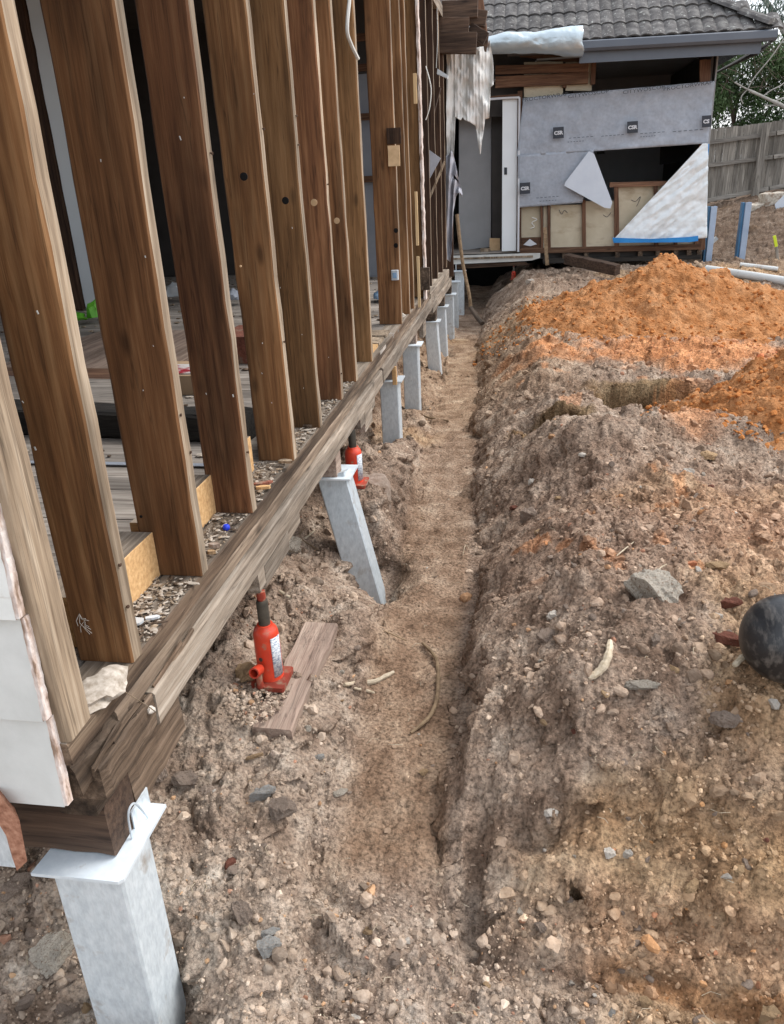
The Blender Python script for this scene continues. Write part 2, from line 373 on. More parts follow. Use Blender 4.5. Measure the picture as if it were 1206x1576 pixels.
M['tile'] = mat('grey_concrete_tile', [(.3, (.050, .048, .048)), (.5, (.095, .090, .088)), (.72, (.19, .185, .175))], (9, 9, 9), 6, .95, 0, .5, 45, .01, dirt=((.42, .43, .40), .60, .72, (22, 22, 22)))
M['gutter'] = mat('dark_grey_gutter_paint', [(.3, (.085, .10, .125)), (.7, (.115, .13, .155))], (2, 2, 2), 3, .38, .1, .03, 20, .003, rnd=False, spec=.5)
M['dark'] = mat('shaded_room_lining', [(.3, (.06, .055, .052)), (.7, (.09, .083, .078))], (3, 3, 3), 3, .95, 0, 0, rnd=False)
M['cloth'] = mat('dirty_white_cloth', [(.3, (.66, .65, .61)), (.6, (.78, .78, .75))], (12, 12, 5), 5, .95, 0, .35, (90, 90, 50), .004, rnd=False, dirt=((.34, .27, .19), .68, .76, (4.5, 4.5, 4.5)))
M['clothgrey'] = mat('torn_grey_wrap', [(.3, (.36, .37, .42)), (.7, (.52, .53, .57))], (6, 6, 6), 5, .85, 0, .3, 20, .01, rnd=False)
M['red'] = mat('red_jack_paint', [(.3, (.50, .035, .015)), (.7, (.68, .065, .025))], (9, 9, 9), 4, .38, 0, .1, 60, .002, dirt=((.33, .20, .13), .60, .72, (24, 24, 24)), spec=.5)
M['redrust'] = mat('rusty_red_jack_paint', [(.3, (.22, .04, .025)), (.7, (.38, .055, .03))], (12, 12, 12), 4, .55, 0, .2, 60, .002, dirt=((.28, .18, .12), .52, .66, (24, 24, 24)))
M['ram'] = mat('oily_steel_ram', [(.3, (.07, .065, .055)), (.7, (.14, .125, .10))], (20, 20, 20), 4, .45, .6, .1, 60, .002)
M['sticker'] = mat('worn_white_sticker', [(.38, (.22, .27, .36)), (.50, (.55, .58, .62)), (.6, (.68, .70, .70))], (90, 90, 200), 2, .6, 0, 0, rnd=False)
M['plank'] = wood('dirt_covered_sole_plank', (.20, .135, .105), (.38, .28, .22), (.50, .40, .32), 1, .5, .9)
M['black'] = mat('scuffed_black_plastic', [(.3, (.010, .011, .013)), (.7, (.020, .022, .026))], (6, 6, 6), 5, .40, 0, .45, 30, .004, dirt=((.12, .11, .10), .50, .70, (60, 14, 30)), spec=.6)
M['pvc'] = mat('white_pvc_pipe', [(.3, (.55, .57, .56)), (.7, (.66, .68, .67))], (5, 5, 5), 3, .45, 0, .05, 20, .002, dirt=((.30, .24, .18), .58, .75, (9, 9, 9)))
M['stone'] = mat('pale_grey_stone', [(.3, (.21, .16, .12)), (.5, (.32, .25, .20)), (.7, (.44, .37, .31))], (22, 22, 22), 6, .95, 0, .8, 60, .008, dirt=((.24, .17, .125), .45, .66, (14, 14, 14)))
M['concrete'] = mat('broken_concrete', [(.3, (.40, .35, .28)), (.5, (.60, .54, .45)), (.7, (.76, .70, .60))], (30, 30, 30), 6, .95, 0, 1.0, 55, .01, dirt=((.32, .23, .165), .50, .66, (12, 12, 12)))
M['bluestone'] = mat('bluish_stone', [(.3, (.21, .205, .19)), (.7, (.42, .42, .40))], (35, 35, 35), 6, .9, 0, .8, 60, .008, dirt=((.28, .21, .16), .52, .64, (14, 14, 14)))
M['redbrick'] = mat('red_brick_fragment', [(.3, (.14, .05, .034)), (.7, (.27, .10, .065))], (30, 30, 30), 6, .95, 0, .9, 60, .008, dirt=((.24, .17, .125), .56, .70, (18, 18, 18)))
M['ochre'] = mat('ochre_clay_lump', [(.3, (.36, .23, .12)), (.7, (.53, .37, .22))], (30, 30, 30), 6, .95, 0, .9, 60, .008)
M['whitestone'] = mat('white_stone', [(.3, (.40, .355, .30)), (.7, (.62, .575, .51))], (30, 30, 30), 6, .9, 0, .6, 60, .006, dirt=((.36, .28, .2), .56, .7, (20, 20, 20)))
M['stick'] = mat('bleached_stick', [(.3, (.34, .27, .18)), (.7, (.58, .50, .38))], (60, 60, 60), 5, .9, 0, .5, 90, .003)
M['root'] = mat('brown_root', [(.3, (.13, .085, .05)), (.7, (.34, .245, .15))], (30, 30, 30), 5, .9, 0, .5, 90, .003)
M['fence'] = wood('silvered_fence_paling', (.13, .115, .095), (.27, .245, .21), (.41, .38, .335), 2, .45, .6)
M['fencex'] = wood('silvered_fence_rail', (.15, .13, .11), (.30, .275, .24), (.43, .40, .36), 0, .6, .6)
M['bark'] = mat('pale_smooth_bark', [(.3, (.30, .28, .25)), (.7, (.56, .53, .48))], (4, 4, 4), 4, .9, 0, .2, 20, .01)
M['darkbark'] = mat('brown_bark', [(.3, (.05, .04, .03)), (.7, (.12, .09, .07))], (4, 4, 9), 4, .9, 0, .4, 20, .02)
M['card'] = mat('brown_cardboard', [(.3, (.38, .26, .16)), (.7, (.46, .33, .21))], (5, 5, 5), 3, .9, 0, .05, 20, .002)
M['green'] = mat('bright_green_plastic', [(.3, (.09, .36, .02)), (.7, (.16, .50, .04))], (9, 9, 9), 3, .5, 0, .3, 30, .01)
M['lime'] = mat('fluoro_yellow_paint', [(.3, (.55, .70, .03)), (.7, (.68, .80, .06))], (9, 9, 9), 3, .6, 0, .1, 30, .002)
M['bluebag'] = mat('translucent_blue_plastic', [(.3, (.16, .30, .50)), (.7, (.34, .50, .68))], (14, 14, 14), 3, .3, 0, .3, 30, .01)
M['cap'] = mat('cobalt_blue_plastic', [(.3, (.012, .03, .42)), (.7, (.02, .05, .55))], (9, 9, 9), 2, .35, 0, 0)
M['tan'] = mat('tan_fibreboard', [(.3, (.50, .34, .19)), (.7, (.62, .44, .26))], (20, 20, 20), 3, .9, 0, .1, 60, .002)
M['boxgrey'] = mat('white_socket_plastic', [(.3, (.50, .55, .58)), (.7, (.62, .66, .69))], (20, 20, 20), 3, .5, 0, 0)
M['cable'] = mat('white_cable_sheath', [(.3, (.62, .62, .58)), (.7, (.70, .70, .66))], (9, 9, 9), 2, .5, 0, 0)
M['magred'] = mat('red_printed_cover', [(.40, (.42, .03, .05)), (.55, (.75, .72, .70))], (14, 14, 14), 2, .4, 0, 0)
M['cut'] = mat('red_gum_sawn_end', [(.3, (.20, .085, .05)), (.55, (.36, .18, .115)), (.8, (.48, .28, .19))], (70, 7, 70), 5, .85, 0, .5, (120, 20, 120), .004)
M['slab'] = wood('grimy_black_timber', (.012, .011, .010), (.035, .031, .027), (.07, .06, .05), 0, .6, 1)
M['plasterdust'] = mat('plaster_crumbs', [(.3, (.24, .20, .155)), (.7, (.50, .45, .39))], (60, 60, 60), 4, .95, 0, 0)

def attr_mix(m, attr='tint'):
    N = m.node_tree.nodes; L = m.node_tree.links; bs = N['Principled BSDF']
    lk = bs.inputs['Base Color'].links[0]; src = lk.from_socket
    at = N.new('ShaderNodeAttribute'); at.attribute_name = attr
    x = N.new('ShaderNodeMix'); x.data_type = 'RGBA'; x.blend_type = 'MULTIPLY'; x.inputs[0].default_value = 1
    L.new(src, x.inputs[6]); L.new(at.outputs['Color'], x.inputs[7]); L.new(x.outputs[2], bs.inputs['Base Color'])
M['soil'] = mat('dug_brown_soil', [(.27, (.150, .100, .070)), (.43, (.290, .206, .150)), (.58, (.405, .310, .236)), (.76, (.61, .51, .41))], (7, 7, 7), 10, .97, 0, 1.0, 60., .022, rnd=False,
                coord='World', cols2=[(.34, G3(.45)), (.48, G3(.92)), (.66, G3(1.30))], s2=(80, 80, 80), blend=1.0, spec=.12, bdet=9)
attr_mix(M['soil'])
M['clod'] = mat('loose_clod', [(.25, (.20, .140, .098)), (.5, (.32, .240, .178)), (.75, (.45, .355, .275))], (30, 30, 30), 6, .97, 0, .7, 120., .005, rnd=False, coord='World', spec=.12)
attr_mix(M['clod'])
M['sand'] = mat('orange_brickie_sand', [(.25, (.30, .115, .036)), (.45, (.45, .20, .078)), (.62, (.55, .275, .125)), (.8, (.66, .38, .20))], (6, 6, 6), 8, .97, 0, 1.0, 45., .03, rnd=False, coord='World', cols2=[(.32, G3(.6)), (.62, G3(1.15))], s2=(40, 40, 40), spec=.1)
M['sandclod'] = mat('orange_sand_lump', [(.25, (.31, .115, .036)), (.5, (.47, .19, .062)), (.75, (.60, .27, .095))], (20, 20, 20), 5, .97, 0, .7, 80., .008, rnd=False, coord='World', spec=.1)

# ------------------------------------------------------------------ ground sheet
def soil_tint(x, y, z):
    n = fbm(x*1.1, y*1.1, 301, 4); n2 = fbm(x*2.7+5, y*2.7, 311, 4); n3 = fbm(x*.9-3, y*.9+8, 321, 3); n4 = .6*fbm(x*5, y*5+z*6, 331, 3)
    c = np.ones(x.shape+(3,))
    def blend(c, col, a):
        a = np.clip(a, 0, 1)[..., None]; return c*(1-a)+np.array(col)*a
    c = blend(c, (1.12, 1.14, 1.16), sm(.0, .35, n)*.6)                 # dry, greyer
    c = blend(c, (.64, .60, .58), sm(.0, .35, n2)*.7)                   # moist, darker
    c = blend(c, (1.22, 1.06, .78), sm(.12, .42, n3+.2*n4)*.75)         # clay, ochre
    xr = np.interp(np.clip(y, .6, 16), YK, XR); xl = np.interp(np.clip(y, .6, 16), YK, XL)
    infl = sm(.0, .08, x-xl)*sm(0, .05, xr-x)*sm(1.45, 1.65, y)
    c = blend(c, (.92, .80, .66), infl*.6*(1-sm(2.5, 5, y)*.4))
    c = blend(c, (1.12, 1.18, 1.24), (1-sm(1.5, 1.75, y))*(1-sm(.1, .4, x))*.9)   # pale rubble close by
    c = blend(c, (1.12, 1.18, 1.22), (1-sm(-.62, -.45, x))*(1-sm(2.0, 2.6, y))*.8)
    gold = blob(x, y, .85, 1.66, .30, .10)+.35*blob(x, y, .30, 1.66, .2, .1)+.4*blob(x, y, .03, 1.55, .1, .15)
    c = blend(c, (1.18, .96, .62), gold*sm(-.1, .6, n4+.4*n2+.3)*.8)
    ybb = y-(1.44-.10*sm(.1, .9, x)); shelf = sm(.05, .3, x)
    c = blend(c, (1.30, 1.12, .92), shelf*sm(.03, .06, ybb)*(1-sm(.14, .22, ybb))*.85)
    c = blend(c, (1.05, .70, .42), shelf*sm(-.01, .005, ybb)*(1-sm(.03, .05, ybb))*.7)
    c = blend(c, (.82, .72, .68), blob(x, y, .25, 3.2, .5, .8)*.6)
    c = blend(c, (1.22, .98, .84), blob(x, y, 1.05, 3.1, .5, .6)*.8)
    c = blend(c, (.66, .58, .40), sm(.25, .75, blob(x, y, .20, 5.02, .30, .24, 4)+blob(x, y, 1.0, 5.72, .60, .36, 4))*.9)  # pit interiors: shade put into the colour as a dark olive clay tone
    c = blend(c, (.80, .78, .76), blob(x, y, .35, 10.6, 1.0, .8)*.7)
    c = blend(c, (1.10, 1.0, .84), sm(5, 7, y)*(1-sm(9, 10.5, y))*(1-sm(.2, .7, x))*.6)
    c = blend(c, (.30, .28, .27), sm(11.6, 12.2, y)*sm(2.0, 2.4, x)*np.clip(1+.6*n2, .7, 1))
    c = blend(c, (.62, .60, .58), sm(10.2, 11., y)*sm(-.2, .3, n2+.2)*.7)
    sp = sm(.25, .75, blob(x, y, 1.55, 6.85, 1.3, .55, 2)+.5*blob(x, y, .1, 7.2, .35, .40)+.35*fbm(x*5, y*5, 341, 3))
    sp = np.maximum(sp, sm(.3, .8, blob(x, y, .9, 4.35, .22, .3)+.3*n4)*.7)
    spots = sm(.60, .66, vn(x*11, y*11, 351)*vn(x*3, y*3, 352))*(y > 2.6)*(x > -.05)*(y < 9)
    sp = np.maximum(sp, spots*.5)
    c = blend(c, (1.75, 1.00, .52), sp*.8)
    return np.clip(c, .2, 2.4)
yy = np.concatenate([[-90, -30, -10, -4, -1.5, -.5, 0, .25], .5*(17/.5)**(np.arange(930)/929.), [18, 20, 24, 32, 60, 160]])
uu = np.linspace(0, 1, 720)
YG = np.repeat(yy[:, None], len(uu)+10, 1)
yl = np.clip(yy, .5, 17)
left = -1.75-.10*yl; right = .95+.34*yl
XG = left[:, None]+(right-left)[:, None]*uu[None, :]
ext = np.array([.3, 1.5, 6, 30, 120])
XG = np.concatenate([left[:, None]-ext[::-1][None, :], XG, right[:, None]+ext[None, :]], 1)
e_ = .06; Z0 = height(XG, YG, False)
gx_ = (height(XG+e_, YG, False)-Z0)/e_; gy_ = (height(XG, YG+e_, False)-Z0)/e_
gl_ = np.sqrt(gx_**2+gy_**2)+1e-4; steepg = sm(.40, 1.1, gl_)
ZG = height(XG, YG, True, steepg)
tt_ = XG-YG
dsp = steepg*(.042*fbm(tt_*9, ZG*9, 801, 4, .6)+lumps(tt_, ZG, .11, .5, .6, 803)+lumps(tt_, ZG, .05, .6, .6, 805)+lumps(tt_, ZG, .026, .6, .6, 807)-.03*sm(.25, .5, fbm(tt_*5, ZG*7, 809, 3)))
dsp = dsp*(YG < 14)*(YG > .4)
XG = XG-dsp*gx_/gl_; YG = YG-dsp*gy_/gl_
ny, nx = XG.shape
ii = np.arange((ny-1)*nx).reshape(ny-1, nx)[:, :-1].ravel()
FG = np.stack([ii, ii+1, ii+nx+1, ii+nx], 1)
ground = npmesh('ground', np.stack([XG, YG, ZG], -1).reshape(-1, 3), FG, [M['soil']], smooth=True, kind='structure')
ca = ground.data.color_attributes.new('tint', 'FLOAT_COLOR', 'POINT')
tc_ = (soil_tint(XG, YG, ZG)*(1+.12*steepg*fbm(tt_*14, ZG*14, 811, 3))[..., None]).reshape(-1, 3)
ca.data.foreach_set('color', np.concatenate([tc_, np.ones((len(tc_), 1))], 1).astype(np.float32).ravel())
ground['label'] = 'churned brown soil with a narrow trench dug beside the house'
print('ground', round(time.time()-T0, 1))

# ------------------------------------------------------------------ stones and clods
def hit(px, py, lo=.6, hi=16.):
    """where a sight line meets the soil"""
    d = _ray(px, py); t = np.geomspace(.3, 25, 4000)/np.linalg.norm(d)
    P = CAM[None, :]+d[None, :]*t[:, None]
    z = height(P[:, 0], P[:, 1], False)+.008
    k = np.argmax(P[:, 2] < z)
    return P[k]
def ico(sub):
    bm = bmesh.new(); bmesh.ops.create_icosphere(bm, subdivisions=sub, radius=1)
    V = np.array([v.co[:] for v in bm.verts]); F = np.array([[v.index for v in f.verts] for f in bm.faces]); bm.free(); return V, F
ICO1 = ico(1); ICO2 = ico(2); ICO3 = ico(3); ICO4 = ico(4)
def rockverts(V, seed, rough=.28, flat=.7, cuts=7):
    r = np.random.default_rng(seed); P = V.copy()
    for _ in range(cuts):                                    # planar facets
        n = r.normal(size=3); n /= np.linalg.norm(n); d = r.uniform(.38, .85)
        s = P@n; P = P-np.where(s > d, s-d, 0)[:, None]*n[None, :]
    if len(P) > 200:
        for fq, am in ((1.6, .30), (4, .16), (11, .08)):
            P = P*(1+am*fbm(P[:, 0]*fq+seed*3.1+P[:, 2]*fq*.7, P[:, 1]*fq-P[:, 2]*fq*.8, 700+seed, 3))[:, None]
    P = P*(1+rough*(r.random(len(P))[:, None]-.5)*.3)
    P = P*np.array([1, r.uniform(.65, .95), flat*r.uniform(.8, 1.1)])
    return P
ROCKM = {}
def rockmesh(kind, seed, sub=3, flat=.7, rough=.28):
    key = (kind, seed, sub, flat)
    if key not in ROCKM:
        V, F = {1: ICO1, 2: ICO2, 3: ICO3, 4: ICO4}[sub]
        me = bpy.data.meshes.new('rock'); me.from_pydata([tuple(p) for p in rockverts(V, seed, rough, flat).tolist()], [], F.tolist()); me.update()
        me.materials.append(M[kind]); me.polygons.foreach_set('use_smooth', [False]*len(me.polygons)); ROCKM[key] = me
    return ROCKM[key]
def rock(px, py, wpx, kind, label, cat='stone', flat=.6, seed=1, name='rock', asp=1., rz=None, group=None, rough=.2, tilt=0, hpos=None):
    p = hit(px, py) if hpos is None else np.array(hpos)
    depth = float(np.dot(p-CAM, R@np.array([0, 0, 1.])))
    r = wpx/FPX*depth/2
    o = bpy.data.objects.new(name, rockmesh(kind, seed, 4, flat, rough)); COL.objects.link(o)
    o.location = (p[0], p[1], p[2]+r*flat*.35); o.scale = (r, r*asp, r)
    o.rotation_euler = (tilt, 0, random.uniform(0, 6) if rz is None else rz)
    return tag(o, label, cat, group)
def scatter(name, xy, size, seed, sub, matn, label, cat, sink=.25, tintv=None, base=height, nvar=10, flat=.75):
    V0, F0 = {1: ICO1, 2: ICO2}[sub]; n = len(xy)
    var = np.stack([rockverts(V0, seed*100+k, .7, flat, 9) for k in range(nvar)])
    r = np.random.default_rng(seed)
    k = r.integers(0, nvar, n); a = r.uniform(0, 6.283, n); b = r.uniform(-.6, .6, n)
    P = var[k]*size[:, None, None]
    P = P*r.uniform(.75, 1.25, (n, 1, 3))
    c, s = np.cos(b)[:, None], np.sin(b)[:, None]
    y = P[..., 1]*c-P[..., 2]*s; z = P[..., 1]*s+P[..., 2]*c; x = P[..., 0]
    c, s = np.cos(a)[:, None], np.sin(a)[:, None]
    x, y = x*c-y*s, x*s+y*c
    zz = xy[:, 2] if xy.shape[1] == 3 else base(xy[:, 0], xy[:, 1])
    W = np.stack([x+xy[:, :1], y+xy[:, 1:2], z+(zz+size*flat*(1-2*sink))[:, None]], -1).reshape(-1, 3)
    F = (F0[None]+(np.arange(n)*len(V0))[:, None, None]).reshape(-1, 3)
    o = npmesh(name, W, F, [M[matn]], smooth=False, kind='stuff'); tag(o, label, cat)
    if tintv is not None:
        t = np.repeat(tintv, len(V0), 0); ca = o.data.color_attributes.new('tint', 'FLOAT_COLOR', 'POINT')
        ca.data.foreach_set('color', np.concatenate([t, np.ones((len(t), 1))], 1).astype(np.float32).ravel())
    return o
SPZ = {}
def on_ground(x, y):
    """nearest vertex of the finished ground sheet"""
    x = np.atleast_1d(x); y = np.atleast_1d(y); r = np.clip(np.searchsorted(yy, y), 1, len(yy)-2)
    yc = np.clip(yy[r], .5, 17); l = -1.75-.10*yc; w_ = .95+.34*yc-l
    c = np.clip(np.round((x-l)/w_*719).astype(int)+5, 0, XG.shape[1]-1)
    return XG[r, c], YG[r, c], ZG[r, c]
def spread(n, y0, y1, pw=1.):
    """random spots, denser close by"""
    y = y0*(y1/y0)**(rng.random(n)**pw); x0 = -1.75-.10*y; x1 = .75+.33*y
    X_, Y_, Z_ = on_ground(x0+(x1-x0)*rng.random(n), y)
    return np.stack([X_+rng.normal(0, .002, n), Y_+rng.normal(0, .002, n), Z_], 1)
def weight(xy):
    x, y = xy[:, 0], xy[:, 1]
    xr = np.interp(y, YK, XR); xl = np.interp(y, YK, XL)
    inside = (x > xl+.02) & (x < xr-.02) & (y > 1.62)
    w = np.where(inside, .10, 1.)
    w = w*(.25+.9*sm(-.25, .3, fbm(x*2.2, y*2.2, 501, 3)))
    w = np.where(y < 1.62, .9, w)
    w = np.where((y > 5) & (x < .3), w*.5, w)
    return w
def stone_tint(n, xy):
    t = soil_tint(xy[:, 0], xy[:, 1], 0*xy[:, 0])
    g = np.clip(rng.normal(1.02, .20, n), .55, 1.6)[:, None]; t = np.clip(t*.8+.25, .3, 1.7)*g
    k = rng.random(n)
    t = np.where((k < .045)[:, None], t*np.array([1.45, 1.5, 1.52]), t)
    t = np.where(((k > .10) & (k < .13))[:, None], t*np.array([1.25, 1.0, .76]), t)
    t = np.where(((k > .15) & (k < .165))[:, None], t*np.array([1.05, .75, .66]), t)
    return t
for nm, N0, y0, y1, smin, smax, sub, sd_, lab in [
        ('crumbled_soil', 52000, .9, 9., .0028, .0075, 1, 1, 'fine soil crumbs lying over the whole dug ground'),
        ('small_clods', 30000, .9, 12., .005, .014, 1, 2, 'small clods of earth strewn over banks and trench'),
        ('earth_clods', 5600, .95, 12., .011, .030, 2, 3, 'larger earth clods strewn over the banks')]:
    xy = spread(N0, y0, y1); xy = xy[rng.random(len(xy)) < weight(xy)]
    sz = smin+(smax-smin)*rng.random(len(xy))**2.2
    sz = sz*(.7+.15*xy[:, 1])
    scatter(nm, xy, sz, sd_, sub, 'clod', lab, 'soil', .48, stone_tint(len(xy), xy))
print('clods', round(time.time()-T0, 1))
n_ = 700; aa = rng.uniform(0, 6.283, n_); ra = np.sqrt(rng.random(n_))
xy = np.stack([-.89+.10*ra*np.cos(aa), 2.17+.18*ra*np.sin(aa)], 1)
scatter('clods_on_plank', xy, .003+.010*rng.random(n_)**2.5, 31, 2, 'clod', 'loose clods heaped over the inner edge of the sole plank around the front jack', 'soil', .3, stone_tint(n_, xy), base=lambda x, y: np.maximum(height(x, y), -.660+.02*np.exp(-((x+.90)/.05)**2)))
# loose stones one can pick out singly
groups = [
    ((.0, 1.3, 1.55, 2.3), 70, 'stone', 'small brown stone on the bank slope at the lower right', 'stones on the near bank', (.008, .020)),
    ((.05, 1.2, 2.3, 3.6), 60, 'stone', 'small grey brown stone on top of the bank beside the trench', 'stones on top of the bank', (.010, .024)),
    ((-.5, .7, 1.1, 1.5), 55, 'stone', 'small pale stone in the rubble at the bottom of the photo', 'stones in the near rubble', (.008, .024)),
    ((-.95, -.6, 1.5, 2.6), 40, 'stone', 'small pale clod on the soil beside the bearer', 'clods under the bearer', (.010, .026)),
    ((-1.35, -1.0, 1.0, 1.6), 24, 'stone', 'brown stone in the dark soil behind the nearest steel post', 'stones behind the nearest post', (.012, .028)),
    ((-.55, -.2, 1.9, 4.5), 14, 'stone', 'small stone on the smooth trench floor', 'stones on the trench floor', (.006, .013)),
    ((.2, 2.2, 3.5, 5.2), 26, 'stone', 'stone among the clods between the pit and the bank', 'stones beside the pit', (.014, .03)),
]
for (bx, n, kd, lab, grp, (s0, s1)) in groups:
    for i in range(n):
        x = random.uniform(bx[0], bx[1]); y = random.uniform(bx[2], bx[3]); s = s0+(s1-s0)*random.random()**2
        kk = random.choices([kd, 'whitestone', 'ochre', 'concrete', 'redbrick'], [6, 1, 1.3, 1, .5])[0]
        o = bpy.data.objects.new('stone', rockmesh(kk, random.randint(1, 5), 3, .75)); COL.objects.link(o)
        x, y, z = [float(q[0]) for q in on_ground(x, y)]
        o.location = (x, y, z-s*.05); o.scale = (s, s*random.uniform(.7, 1), s*random.uniform(.7, 1)); o.rotation_euler = (random.uniform(-.5, .5), random.uniform(-.5, .5), random.uniform(0, 6))
        kw = {'whitestone': 'white', 'ochre': 'ochre', 'concrete': 'grey', 'redbrick': 'reddish', 'stone': 'brown'}[kk]
        base_lab = lab.replace('grey brown ', '').replace('small brown', 'small').replace('small pale', 'small').replace('brown stone', 'stone')
        tag(o, (kw+' '+base_lab), 'stone', kw+' '+grp)
for a in [
    (1000, 921, 92, 'concrete', 'large pale concrete chunk on the bank, left of the black ball', 'concrete chunk', .75, 1, .95, .2),
    (1112, 985, 62, 'redbrick', 'dark red brick fragment touching the left of the black ball', 'brick fragment', .45, 4, .45, -.5),
    (1122, 935, 46, 'redbrick', 'brown red brick piece above left of the black ball', 'brick fragment', .5, 5, .6, .1),
    (993, 1058, 62, 'concrete', 'flat grey stone on the bank below the bone shaped stick', 'stone', .35, 2, .45, 0),
    (851, 952, 27, 'whitestone', 'whitish stone on the bank left of the big concrete chunk', 'stone', .7, 1, .9, 1),
    (840, 985, 42, 'stone', 'brown angular stone below the whitish stone on the bank', 'stone', .7, 4, .8, 1),
    (1006, 996, 32, 'stone', 'rounded brown stone just below the large concrete chunk', 'stone', .9, 5, .9, 1),
    (1107, 874, 40, 'ochre', 'flat ochre stone above right of the concrete chunk', 'stone', .5, 2, .6, 0),
    (1078, 910, 20, 'whitestone', 'bright white pebble right of the concrete chunk', 'stone', .7, 4, .8, 0),
    (1103, 949, 17, 'whitestone', 'small white pebble above the red brick fragment', 'stone', .7, 3, .6, 0),
    (1059, 735, 24, 'whitestone', 'pale pointed stone below the right orange sand pile', 'stone', 1.3, 2, .7, 0),
    (819, 745, 13, 'whitestone', 'white upright pebble on the bank right of the trench', 'stone', 1.4, 2, .7, 0),
    (897, 702, 13, 'whitestone', 'white pebble on the mound before the pit', 'stone', .8, 3, .9, 0),
    (812, 798, 34, 'stone', 'dark brown clod at the trench rim', 'clod', .7, 5, .9, 0),
    (1187, 1088, 24, 'whitestone', 'pale rounded pebble at the right edge below the ball', 'stone', .9, 1, .9, 0),
    (1120, 1112, 50, 'stone', 'dull brown stone in the bank below right', 'stone', .7, 3, .8, 0),
    (372, 1412, 42, 'stone', 'big rounded clod right of the nearest steel post', 'clod', 1.1, 1, 1., 0),
    (409, 1462, 46, 'bluestone', 'bluish grey stone right of the nearest steel post, near the bottom', 'stone', .8, 4, .7, .5),
    (420, 1437, 34, 'bluestone', 'smaller bluish stone on top of the bluish grey stone', 'stone', .6, 2, .6, .4),
    (404, 1228, 56, 'bluestone', 'long grey stone on the soil left of the trench floor', 'stone', .5, 5, .45, .5),
    (428, 1248, 56, 'stone', 'brown lump below right of the long grey stone', 'clod', .6, 4, .8, .1),
    (527, 1220, 27, 'concrete', 'flat pale stone set in the trench floor edge', 'stone', .35, 2, .8, .6),
    (492, 1166, 15, 'bluestone', 'small green grey stone left of the trench floor', 'stone', .8, 3, .9, .6),
    (650, 1190, 18, 'ochre', 'yellowish stone on the trench floor', 'stone', .6, 4, .7, .6),
    (456, 1190, 18, 'ochre', 'yellow brown chip left of the trench floor below the sole plank', 'stone', .6, 3, .5, 1),
    (392, 1165, 26, 'ochre', 'long yellow brown chip below the sole plank', 'stone', .4, 3, .35, .6),
    (240, 1195, 44, 'stone', 'brown clod right of the cladding, topmost of three', 'clod', .8, 1, .9, 0),
    (290, 1205, 50, 'stone', 'brown clod between jack and cladding, middle of three', 'clod', .7, 2, .9, 0),
    (330, 1225, 44, 'stone', 'brown clod between jack and cladding, lowest of three', 'clod', .7, 3, .9, 0),
    (375, 1040, 48, 'ochre', 'yellowish rock leaning against the front jack', 'rock', .8, 4, .8, 0),
    (502, 1412, 20, 'whitestone', 'pale wedge shaped stone in the rubble near the bottom', 'stone', .7, 5, .7, 1),
    (540, 1420, 26, 'stone', 'oval clod right of the pale wedge stone', 'clod', .7, 2, .6, 1),
    (650, 1478, 20, 'stone', 'light clod in the middle of the near rubble', 'clod', .7, 3, .9, 1),
    (606, 1480, 26, 'stone', 'tall clod left of the light clod in the rubble', 'clod', 1., 1, .7, 1),
    (880, 1515, 14, 'whitestone', 'white pebble at the foot of the right bank', 'stone', .9, 1, .9, 1),
    (941, 1560, 19, 'bluestone', 'bluish white pebble at the bottom edge', 'stone', .9, 3, .9, 1),
    (990, 1543, 24, 'ochre', 'square buff stone at the bottom edge', 'stone', .7, 4, .8, 0),
    (1180, 1568, 44, 'ochre', 'large buff stone in the bottom right corner', 'stone', .8, 5, .9, .3),
    (850, 1255, 25, 'whitestone', 'round pale stone high on the right bank slope', 'stone', .9, 2, .9, 0),
    (935, 1315, 22, 'whitestone', 'pale stone beside the dark hole in the bank slope', 'stone', .9, 4, .9, 0),
    (965, 1318, 20, 'whitestone', 'pale stone right of the dark hole in the bank slope', 'stone', .9, 5, .9, 0),
    (830, 1430, 22, 'stone', 'rounded stone at the lower left of the bank slope', 'stone', .9, 1, .9, 0),
    (1066, 1365, 34, 'ochre', 'yellow stained stone in the bank slope', 'stone', .8, 3, .6, .8),
    (1140, 1340, 24, 'ochre', 'yellow pebble right of the stained stone in the bank slope', 'stone', .7, 2, .8, .8),
    (75, 1480, 82, 'concrete', 'big broken concrete lump left of the nearest steel post', 'concrete chunk', .9, 4, .7, .9),
    (30, 1370, 60, 'stone', 'brown rock under the cladding at the left edge', 'rock', .9, 2, .8, .9),
    (70, 1350, 34, 'stone', 'brown rock between the left edge and the steel post cap', 'rock', 1., 1, .8, .9),
    (40, 1548, 40, 'stone', 'brown stone low in the bottom left corner', 'rock', .6, 5, .6, .9),
    (100, 1556, 40, 'stone', 'brown stone at the bottom, left of the nearest post', 'rock', .7, 3, .7, .4),
    (450, 850, 44, 'concrete', 'grey concrete lump under the bearer beyond the front jack', 'concrete chunk', 1.2, 2, .8, .4),
    (1090, 705, 26, 'ochre', 'orange clay lump at the foot of the right sand pile', 'clay lump', .8, 3, .9, 0),
    (860, 768, 13, 'ochre', 'orange clay lump on the bank, left of the dark clods', 'clay lump', .7, 2, .9, 0),
    (792, 783, 15, 'redbrick', 'reddish clod at the trench rim', 'clod', .7, 2, .9, 0),
    (815, 436, 17, 'whitestone', 'pale rag-like stone on the dark heap in front of the doorway', 'stone', .5, 5, .7, 0),
]:
    px, py, wp, kd, lab, cat, fl, sdn, asp, rz = a
    rock(px, py, wp, kd, lab, cat, fl, sdn, asp=asp, rz=rz)

